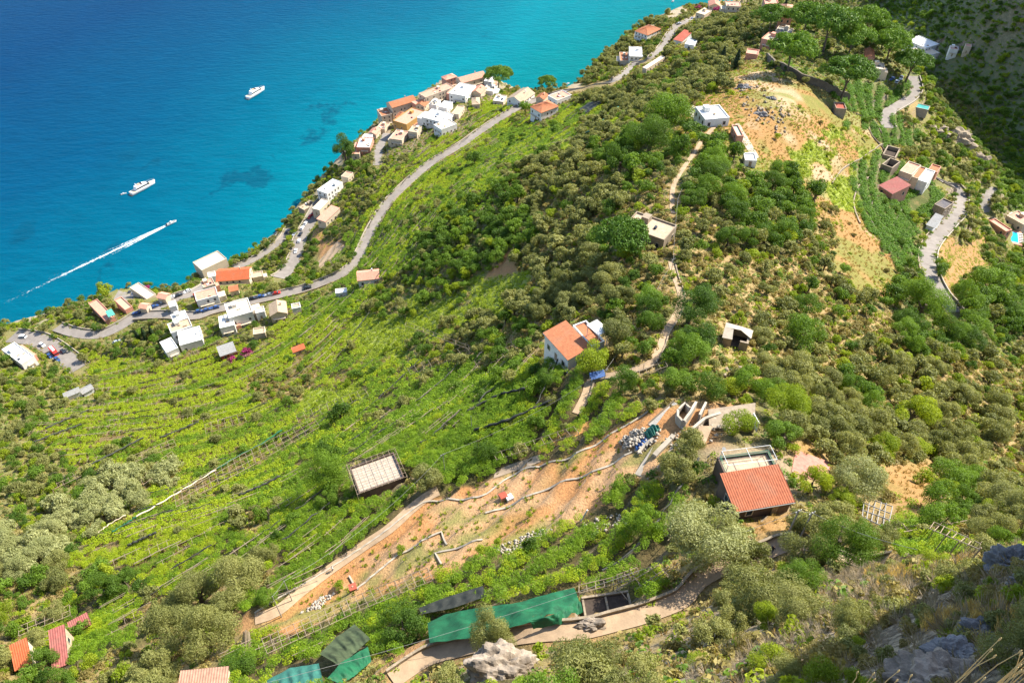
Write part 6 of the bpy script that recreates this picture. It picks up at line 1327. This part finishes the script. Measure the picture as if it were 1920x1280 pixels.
# ------------------------------------------------------------------ building site
def slab(name, quad, h, th, mat, label, cat, kind=None, lift=0.0):
    P = [hit(u, v, h) for u, v in quad]; z = max(p[2] for p in P) if h > .5 else None; o = P[0].copy(); mb = MB(); top = [(p[0] - o[0], p[1] - o[1], (z if z else p[2] + lift) - o[2]) for p in P]; bot = [(a, b2, c - th) for a, b2, c in top]
    mb.add(top + bot, [(0, 1, 2, 3), (7, 6, 5, 4), (0, 4, 5, 1), (1, 5, 6, 2), (2, 6, 7, 3), (3, 7, 4, 0)]); return tag(mb.build(name, mat, None, tuple(o)), label, cat, None, kind)
slab('yard_slab', [(1190,888),(1215,898),(1266,835),(1238,815)], .12, .5, 'concrete', 'pale concrete yard of the building site', None, 'structure')
slab('site_terrace', [(1330,802),(1414,806),(1410,774),(1326,774)], .7, 3.0, 'paint_stone', 'grey roof slab of the unfinished building', 'slab')
slab('site_terrace', [(1292,836),(1322,832),(1334,806),(1310,806)], .6, 2.5, 'path_earth', 'lower concrete slab of the unfinished building', 'slab')
for px, h, th, lab in (([(1268,780),(1268,792),(1276,801),(1284,803)], 2.0, .4, 'curved concrete wall of the round cistern'), ([(1270,778),(1282,766),(1292,776)], 1.8, .35, 'back wall of the round cistern'), ([(1279,803),(1292,785),(1302,767)], 2.2, .45, 'left of two slanted concrete walls on the site'), ([(1308,792),(1314,780),(1320,768)], 2.2, .4, 'right of two slanted concrete walls on the site'),
        ([(1286,824),(1302,808),(1318,794),(1348,784)], 1.6, .5, 'stepped concrete wall in front of the slab'), ([(1226,858),(1245,838),(1262,820)], .9, .8, 'thick pale concrete beam beside the yard')):
    wall_line('site_wall', straight_line(px, .8), 0, h, th, 'concrete', lab)
p = hit(1413, 800, 1.0); tag(MB().box((0, 0, 1.2), (.15, 2.4, 2.4), .2).build('signboard', 'metal_white', None, tuple(p)), 'upright white board at the right end of the site slab', 'board')
a, b2 = hit(1320, 770, 1.2), hit(1408, 770, 1.2); o = a.copy(); e = tag(empty('railing', tuple(o)), 'brown metal railing along the back of the site slab', 'railing')
for k in range(10): q = a + (b2 - a) * k / 9; pole('post', q + np.array([0, 0, -1.5]), q + np.array([0, 0, 1.1]), .04, e, 'bark', o)
for z in (.5, 1.1): pole('rail', a + np.array([0, 0, z]), b2 + np.array([0, 0, z]), .04, e, 'bark', o)
A, B2 = hit(1222, 800), hit(1270, 757); e = tag(empty('outdoor_staircase', tuple(A)), 'grey outdoor staircase climbing past the building site', 'staircase'); d = (B2 - A); yw_ = math.atan2(d[1], d[0]); n = 16; ln = math.hypot(d[0], d[1])
for k in range(n):
    t = (k + .5) / n; q = A + d * t; MB().box((d[0] * t, d[1] * t, d[2] * (k + 1) / n - .3), (ln / n * .98, 1.5, .7), yw_).build('step', 'pole_grey', e)
for s in (-1, 1):
    nn = np.array([-math.sin(yw_), math.cos(yw_), 0]) * s * .9; MB().sheet([[tuple(nn + np.array([0, 0, -.6])), tuple(d + nn + np.array([0, 0, -.6]))], [tuple(nn + np.array([0, 0, .5])), tuple(d + nn + np.array([0, 0, .5]))]]).build('side_wall', 'concrete', e)
net([(1206,812),(1222,798),(1232,800)], [(1214,824),(1228,818),(1238,806)], .9, .3, 'net_teal', 'crumpled turquoise tarpaulin over a pile on the site', 11, 'tarpaulin', 8, .7)
net([(1190,838),(1202,824),(1208,820)], [(1192,846),(1206,838),(1216,826)], .5, .2, 'blue_tarp', 'small blue tarpaulin beside the rubble heap', 12, 'tarpaulin', 6, .3)
for px, h, th, lab in (([(1322,790),(1345,792),(1348,780)], 1.2, .3, 'low partition wall on the unfinished slab'), ([(1345,806),(1352,790),(1356,776)], .9, .3, 'second partition wall on the unfinished slab'), ([(1286,838),(1300,822),(1312,812)], 1.2, .5, 'rubble wall below the lower slab'), ([(1196,852),(1208,838),(1224,826)], .7, .5, 'broken pale wall beside the tarpaulins'), ([(1326,776),(1360,776),(1408,778)], .7, .25, 'parapet at the back of the unfinished slab')):
    wall_line('site_wall', straight_line(px, .7), 0, h, th, 'concrete', lab)
stones('site_debris', [(1240,830),(1280,800),(1330,800),(1400,780),(1405,800),(1330,830),(1280,850)], 130, .12, .45, 'building debris strewn over the site', 'concrete', .7, 21)
stones('site_debris', [(1185,846),(1215,818),(1240,806),(1232,825),(1200,856)], 70, .15, .5, 'pale debris along the yard edge', 'rubble_white', .4, 22)
stones('site_planks', [(1290,800),(1330,785),(1345,800),(1300,835)], 60, .1, .35, 'dark timber scraps on the site', 'bark', .5, 23)
# red netted plot, straw terrace, bare strips, lawn, pool
def patch(name, quad, mat, label, kind='structure', n=14, lift=.07, cat=None):
    q = np.array(quad, float); rows = []
    for j in range(n + 1):
        t = j / n; r = []
        for i in range(n + 1):
            s = i / n; u, v = (q[0] * (1 - s) + q[1] * s) * (1 - t) + (q[3] * (1 - s) + q[2] * s) * t; P = hit(u, v); r.append((P[0], P[1], P[2] + lift))
        rows.append(r)
    o = np.array(rows[0][0]); return tag(MB().sheet([[tuple(np.array(p) - o) for p in r] for r in rows]).build(name, mat, None, tuple(o), smooth=True), label, cat, None, kind)
plain('red_net', (.36,.16,.12), .9, .35, 1.4, .2); plain('straw_mat', (.36,.19,.06), .95, .35, 2.5, .4); plain('lawn', (.09,.20,.015), .95, .2, 2, .2); plain('grey_mat', (.28,.215,.155), .9, .2, 1, .1)
patch('red_ground_net', [(1484,884),(1546,908),(1560,868),(1492,843)], 'red_net', 'reddish net spread over the ground right of the nearest house', None, 12, .12, 'net')
patch('bare_strip', [(925,897),(1014,866),(1012,852),(930,880)], 'grey_mat', 'bare grey-brown strip of soil above the field wall')
patch('straw_strip', [(1008,852),(1118,800),(1112,785),(1010,836)], 'straw_mat', 'orange straw-covered terrace strip above the field wall')
patch('lawn', [(1462,140),(1486,146),(1488,118),(1466,116)], 'lawn', 'small bright lawn under the umbrella pine', 'structure', 8, .25)
for i, (qd) in enumerate(([(588,500),(606,505),(648,462),(632,452)],)): patch('bare_terrace', qd, 'path_earth', 'bare sandy terrace strip below the coast road bend')
patch('ridge_yard', [(1286,214),(1318,232),(1326,226),(1300,198)], 'concrete', 'pale paved yard beside the white ridge house', 'structure', 8, .15)
patch('ridge_lane', [(1372,234),(1412,300),(1424,296),(1386,232)], 'concrete', 'pale paved strip below the white ridge house', 'structure', 10, .15)
patch('parking_bay', [(212,562),(250,572),(256,552),(222,545)], 'asphalt', 'small curved asphalt parking bay above the sea', 'structure', 8, .15)
P = hit(1900, 446); e = tag(empty('swimming_pool', tuple(P), 1.15), 'bright blue swimming pool with pale deck at the right edge', 'pool'); MB().box((0, 0, -.6), (12.5, 7.5, 2.2)).build('deck', 'paint_pink', e); MB().box((0, 0, .53), (9.0, 3.8, .05)).build('water', 'pool_water', e)
rimm = MB(); rimm.box((0, 2.05, .55), (9.5, .3, .12)); rimm.box((0, -2.05, .55), (9.5, .3, .12)); rimm.box((4.65, 0, .55), (.3, 3.8, .12)); rimm.box((-4.65, 0, .55), (.3, 3.8, .12)); rimm.build('rim', 'metal_white', e)
for k in range(6):
    s = tag(empty('sun_lounger', tuple(P + np.array([math.cos(1.15) * (k * 1.5 - 3.8) + math.sin(1.15) * 3.0, math.sin(1.15) * (k * 1.5 - 3.8) - math.cos(1.15) * 3.0, .5])), 1.15 + math.pi / 2), 'white sun lounger on the pool deck', 'lounger', 'white loungers beside the swimming pool')
    MB().box((0, 0, .3), (1.3, .6, .08)).build('seat', 'metal_white', s); MB().box((-.8, 0, .45), (.55, .6, .08)).build('backrest', 'metal_white', s)
    for x in (-.5, .5): MB().box((x, 0, .12), (.06, .5, .3)).build('leg', 'metal_white', s)
P = hit(1722, 208); e = tag(empty('water_tank', tuple(P), -.55), 'open irrigation tank filled with teal water beside the valley road', 'tank'); MB().box((0, 0, .2), (8.5, 5.0, 4.4)).build('wall', 'concrete', e); MB().box((0, 0, 2.43), (7.9, 4.4, .04)).build('water', 'tank_teal', e)
rr = MB(); rr.box((0, 2.4, 2.5), (8.6, .3, .35)); rr.box((0, -2.4, 2.5), (8.6, .3, .35)); rr.box((4.2, 0, 2.5), (.3, 4.4, .35)); rr.box((-4.2, 0, 2.5), (.3, 4.4, .35)); rr.build('rim', 'concrete', e)
# blue solar panel on its stand
P = hit(1120, 704, 1.0); e = tag(empty('solar_panel', tuple(P), .35), 'blue panel on a stand at the bend of the stair path', 'panel'); MB().add([(-1.7, -.7, 0), (1.7, -.7, 0), (1.7, .7, .7), (-1.7, .7, .7), (-1.7, -.7, -.06), (1.7, -.7, -.06), (1.7, .7, .64), (-1.7, .7, .64)], [(0, 1, 2, 3), (7, 6, 5, 4), (0, 4, 5, 1), (1, 5, 6, 2), (2, 6, 7, 3), (3, 7, 4, 0)]).build('panel', 'blue_tarp', e)
for x in (-1.5, 1.5): MB().box((x, .5, -.3), (.08, .08, 1.6)).build('leg', 'metal_white', e); MB().box((x, -.6, -.6), (.08, .08, 1.0)).build('leg', 'metal_white', e)
# dark seed beds in a concrete frame
zt = BED_Z; q = [at_z(u, v, zt) for u, v in BED]; o = q[0].copy(); e = tag(empty('seed_bed', tuple(o)), 'two dark planting beds in a pale concrete frame', 'planter')
qq = [np.array([p[0] - o[0], p[1] - o[1], zt - o[2]]) for p in q]
def bar(a, b2, w_, h_, name, mat):
    d = b2 - a; MB().box(tuple((a + b2) / 2 - np.array([0, 0, h_ / 2 - .1])), (float(np.linalg.norm(d[:2])) + w_ * .98, w_, h_), math.atan2(d[1], d[0])).build(name, mat, e)
for i in (0, 2): bar(qq[i], qq[(i + 1) % 4], .28, 4.6, 'rim', 'wall_stone')
for i in (1, 3):
    a, b2 = qq[i], qq[(i + 1) % 4]; d = (b2 - a) / np.linalg.norm(b2 - a); bar(a + d * .45, b2 - d * .45, .28, 4.59, 'rim', 'wall_stone')
m0, m1 = (qq[0] + qq[1]) / 2, (qq[2] + qq[3]) / 2; d = (m1 - m0) / np.linalg.norm(m1 - m0); bar(m0 + d * .45, m1 - d * .45, .25, 3.5, 'rim', 'wall_stone')
MB().add([tuple(p - np.array([0, 0, .25])) for p in (qq[0], m0, m1, qq[3])], [(0, 1, 2, 3)]).build('soil', 'dark_soil', e); MB().add([tuple(p - np.array([0, 0, .25])) for p in (m0, qq[1], qq[2], m1)], [(0, 1, 2, 3)]).build('soil', 'dark_soil', e)
# field furniture
P = hit(955, 936); e = tag(empty('well_cover', tuple(P), .5), 'small white box with red-brown lid on the earth field', 'well'); MB().box((0, 0, .45), (1.3, 1.2, 1.0)).build('box', 'metal_white', e); MB().box((-.9, .8, .5), (1.4, 1.3, .9)).build('block', 'paint_rusty', e); MB().box((-.9, .8, 1.0), (1.45, 1.35, .12)).build('lid', 'paint_red', e)
P = hit(663, 1106); e = tag(empty('pillar', tuple(P), .4), 'square pillar with red cap beside the field path', 'pillar'); MB().box((0, 0, .5), (1.1, 1.1, 1.4)).build('shaft', 'paint_rusty', e); MB().box((0, 0, 1.26), (1.35, 1.35, .14)).build('cap', 'paint_red', e); MB().box((0, 0, 1.38), (.3, .3, .12)).build('knob', 'paint_pink', e)
P = hit(1090, 975); tag(MB().tube([(0, 0, -.2), (.9, .5, 2.3)], .14, 8).build('leaning_post', 'metal_white', None, tuple(P)), 'leaning white post at the lower right of the earth field', 'post')
A = hit(465, 1215); e = tag(empty('cane_stack', tuple(A)), 'stack of pale cane poles leaning beside the field path', 'stack'); g = random.Random(4)
for k in range(14): x = (k - 7) * .14; pole('cane', A + np.array([x * 1.2, -1.2, .1]), A + np.array([x * .5 - .1, 1.8, 2.6 + g.uniform(-.4, .5)]), .05, e, 'pole_wood', A)
for u, v, r, lab in ((905,1035,1.2,'leftmost young lemon tree in the earth field'),(935,1022,.9,'small round young tree in the earth field'),(978,1040,.9,'young tree at the rubble strip'),(752,1035,.9,'young tree beside the small levelled plot'),(640,1102,1.1,'young tree by the red-capped pillar'),(992,968,.7,'spindly young tree in the middle of the field'),(880,1062,.9,'young tree near the corner wall'),(1128,1012,1.0,'young tree by the loose stones')):
    P = hit(u, v); e = tag(empty('young_tree', tuple(P - np.array([0, 0, .1])), u, r), lab, 'tree', 'young trees on the earth field'); link('trunk', TRUNK[u % 4], e); link('crown', PROTO['bright', 'mid'][u % 5], e)
# fence panels beside the lower path
for px, lab in (([(1262,958),(1268,975)], 'x'),): pass
# round satellite dish on the terrace corner and a bin
P = hit(1355, 848, 1.0); e = tag(empty('satellite_dish', tuple(P), .4), 'round pale dish behind the near house terrace', 'dish'); MB().tube([(0, 0, .9), (0, -.06, 1.0)], [.32, .36], 16).build('dish', 'paint_grey', e); MB().tube([(0, 0, -1), (0, 0, .9)], .05, 6).build('mast', 'pole_grey', e)
P = hit(1640, 1074); e = tag(empty('garden_hoop', tuple(P)), 'green plastic hoop lying beside the lower path', 'hoop'); MB().tube([(math.cos(a) * .9, .1 * math.sin(3 * a), max(0, math.sin(a)) * .8 + .1) for a in np.linspace(-.2, 3.4, 14)], .10, 6).build('hoop', 'metal_green', e)

# ------------------------------------------------------------------ people on the paths
def person(u, v, yaw, shirt, lab, stride=.25):
    P = hit(u, v); import bmesh
    J = {'pel': (0,0,.95,.14), 'sp': (.02,0,1.2,.145), 'ch': (.03,0,1.4,.16), 'nk': (.03,0,1.52,.06), 'hd': (.06,0,1.66,.105), 'ht': (.05,0,1.74,.08), 'hL': (0,.1,.9,.10), 'kL': (stride*.6,.11,.5,.07), 'aL': (stride,.11,.09,.045), 'tL': (stride+.16,.12,.05,.04),
         'hR': (0,-.1,.9,.10), 'kR': (-stride*.1,-.11,.5,.07), 'aR': (-stride,-.11,.10,.045), 'tR': (-stride+.15,-.12,.05,.04), 'sL': (.03,.19,1.42,.07), 'eL': (-.08,.25,1.15,.05), 'wL': (.02,.27,.92,.035), 'fL': (.06,.27,.83,.03), 'sR': (.03,-.19,1.42,.07), 'eR': (.08,-.25,1.16,.05), 'wR': (.24,-.24,1.0,.035), 'fR': (.32,-.23,.97,.03)}
    E = [('pel','sp'),('sp','ch'),('ch','nk'),('nk','hd'),('hd','ht'),('pel','hL'),('hL','kL'),('kL','aL'),('aL','tL'),('pel','hR'),('hR','kR'),('kR','aR'),('aR','tR'),('ch','sL'),('sL','eL'),('eL','wL'),('wL','fL'),('ch','sR'),('sR','eR'),('eR','wR'),('wR','fR')]
    ks = list(J); me = bpy.data.meshes.new('body'); me.from_pydata([J[k][:3] for k in ks], [(ks.index(a), ks.index(b2)) for a, b2 in E], []); me.update()
    tmp = bpy.data.objects.new('tmp_body', me); COL.objects.link(tmp); md = tmp.modifiers.new('skin', 'SKIN'); sv = me.skin_vertices[0].data
    for i, k in enumerate(ks): sv[i].radius = (J[k][3], J[k][3])
    sv[0].use_root = True; tmp.modifiers.new('sub', 'SUBSURF').levels = 1; dg = bpy.context.evaluated_depsgraph_get(); bm_ = bpy.data.meshes.new_from_object(tmp.evaluated_get(dg)); bpy.data.objects.remove(tmp)
    bm_.materials.clear()
    for m_ in ('skin', shirt, 'trousers', 'bark'): bm_.materials.append(MAT[m_])
    for pl in bm_.polygons:
        z = pl.center.z; y = abs(pl.center.y); pl.material_index = 3 if z < .1 or (z > 1.70 or (z > 1.6 and pl.center.x < .04)) else 2 if z < .96 and y < .22 else 1 if (z < 1.50 and z > 1.1) or (y < .2 and z < 1.5) else 0
        pl.use_smooth = True
    e = tag(empty('person', tuple(P), yaw), lab, 'person'); link('body', bm_, e)
person(1420, 1042, .4, 'shirt_dark', 'left of two walkers in dark tops on the lower path'); person(1446, 1036, .6, 'shirt_dark', 'right of two walkers in dark tops on the lower path'); person(624, 1070, .7, 'shirt_white', 'walker in white shirt at the edge of the field path')

# ------------------------------------------------------------------ near crag at lower right: the rock the viewpoint stands on
def ccoord(u, v, dep): d = ray(u, v); return d * dep + np.array([0, 0, HCAM])
rock('crag', (53, 15, 262), (13, 18.5, 54), 11, 'grey_rock', 'shaded crag rising beyond the lower right corner', sub=6, rough=.10, freq=1.6, kind='structure', cat=None, box=.33, dent=.05)
for u, v, wp, hp, sd_, mt, lab in ((1905,1066,52,.7,21,'grey_rock','bluish shaded rock at the right edge'),(1915,1095,26,.6,24,'grey_rock','smaller shaded rock under the one at the right edge'),(1752,1284,80,.5,22,'pale_rock','pale rock in the bottom right foreground'),(1850,1195,50,.6,23,'grey_rock','dark shaded rock face in the lower right corner'),(1790,1235,52,.5,26,'grey_rock','long shaded rock slab above the pale foreground rock'),(1468,1290,34,.6,25,'pale_rock','small pale rock cut by the bottom edge')):
    P = hit(u, v); s = wp / pxm(P); rock('rock', P, (s, s * .8, s * hp), sd_, mt, lab, 'rock', 5, .4, 1.8)
g = random.Random(2)
def stalks(u, v, dep_, n, h, lab):
    b0 = ccoord(u, v, dep_); e = tag(empty('dry_stalks', tuple(b0)), lab, 'stalks')
    for k in range(n):
        x, y = g.uniform(-.35, .35), g.uniform(-.15, .15); L = h * g.uniform(.5, 1.0); bx, by = g.uniform(-.25, .25) * L, g.uniform(-.1, .1) * L
        st = MB().tube([(x, y, -.3), (x + bx * .35, y + by * .4, L * .5), (x + bx, y + by, L)], [.007, .005, .0035], 5).build('stalk', 'straw', e)
        MB().tube([(x + bx, y + by, L - .01), (x + bx * 1.02, y + by, L + .03), (x + bx * 1.03, y + by, L + .06)], [.006, .012, .004], 6).build('seed_head', 'straw', st)
stalks(1850, 1290, 8, 16, .85, 'dry grass stalks in front of the lower right shadow'); stalks(1660, 1300, 9, 12, .45, 'short dry stalks left of the pale foreground rock'); stalks(1420, 1300, 9, 3, .8, 'single tall dry thistle stalks at the bottom edge')
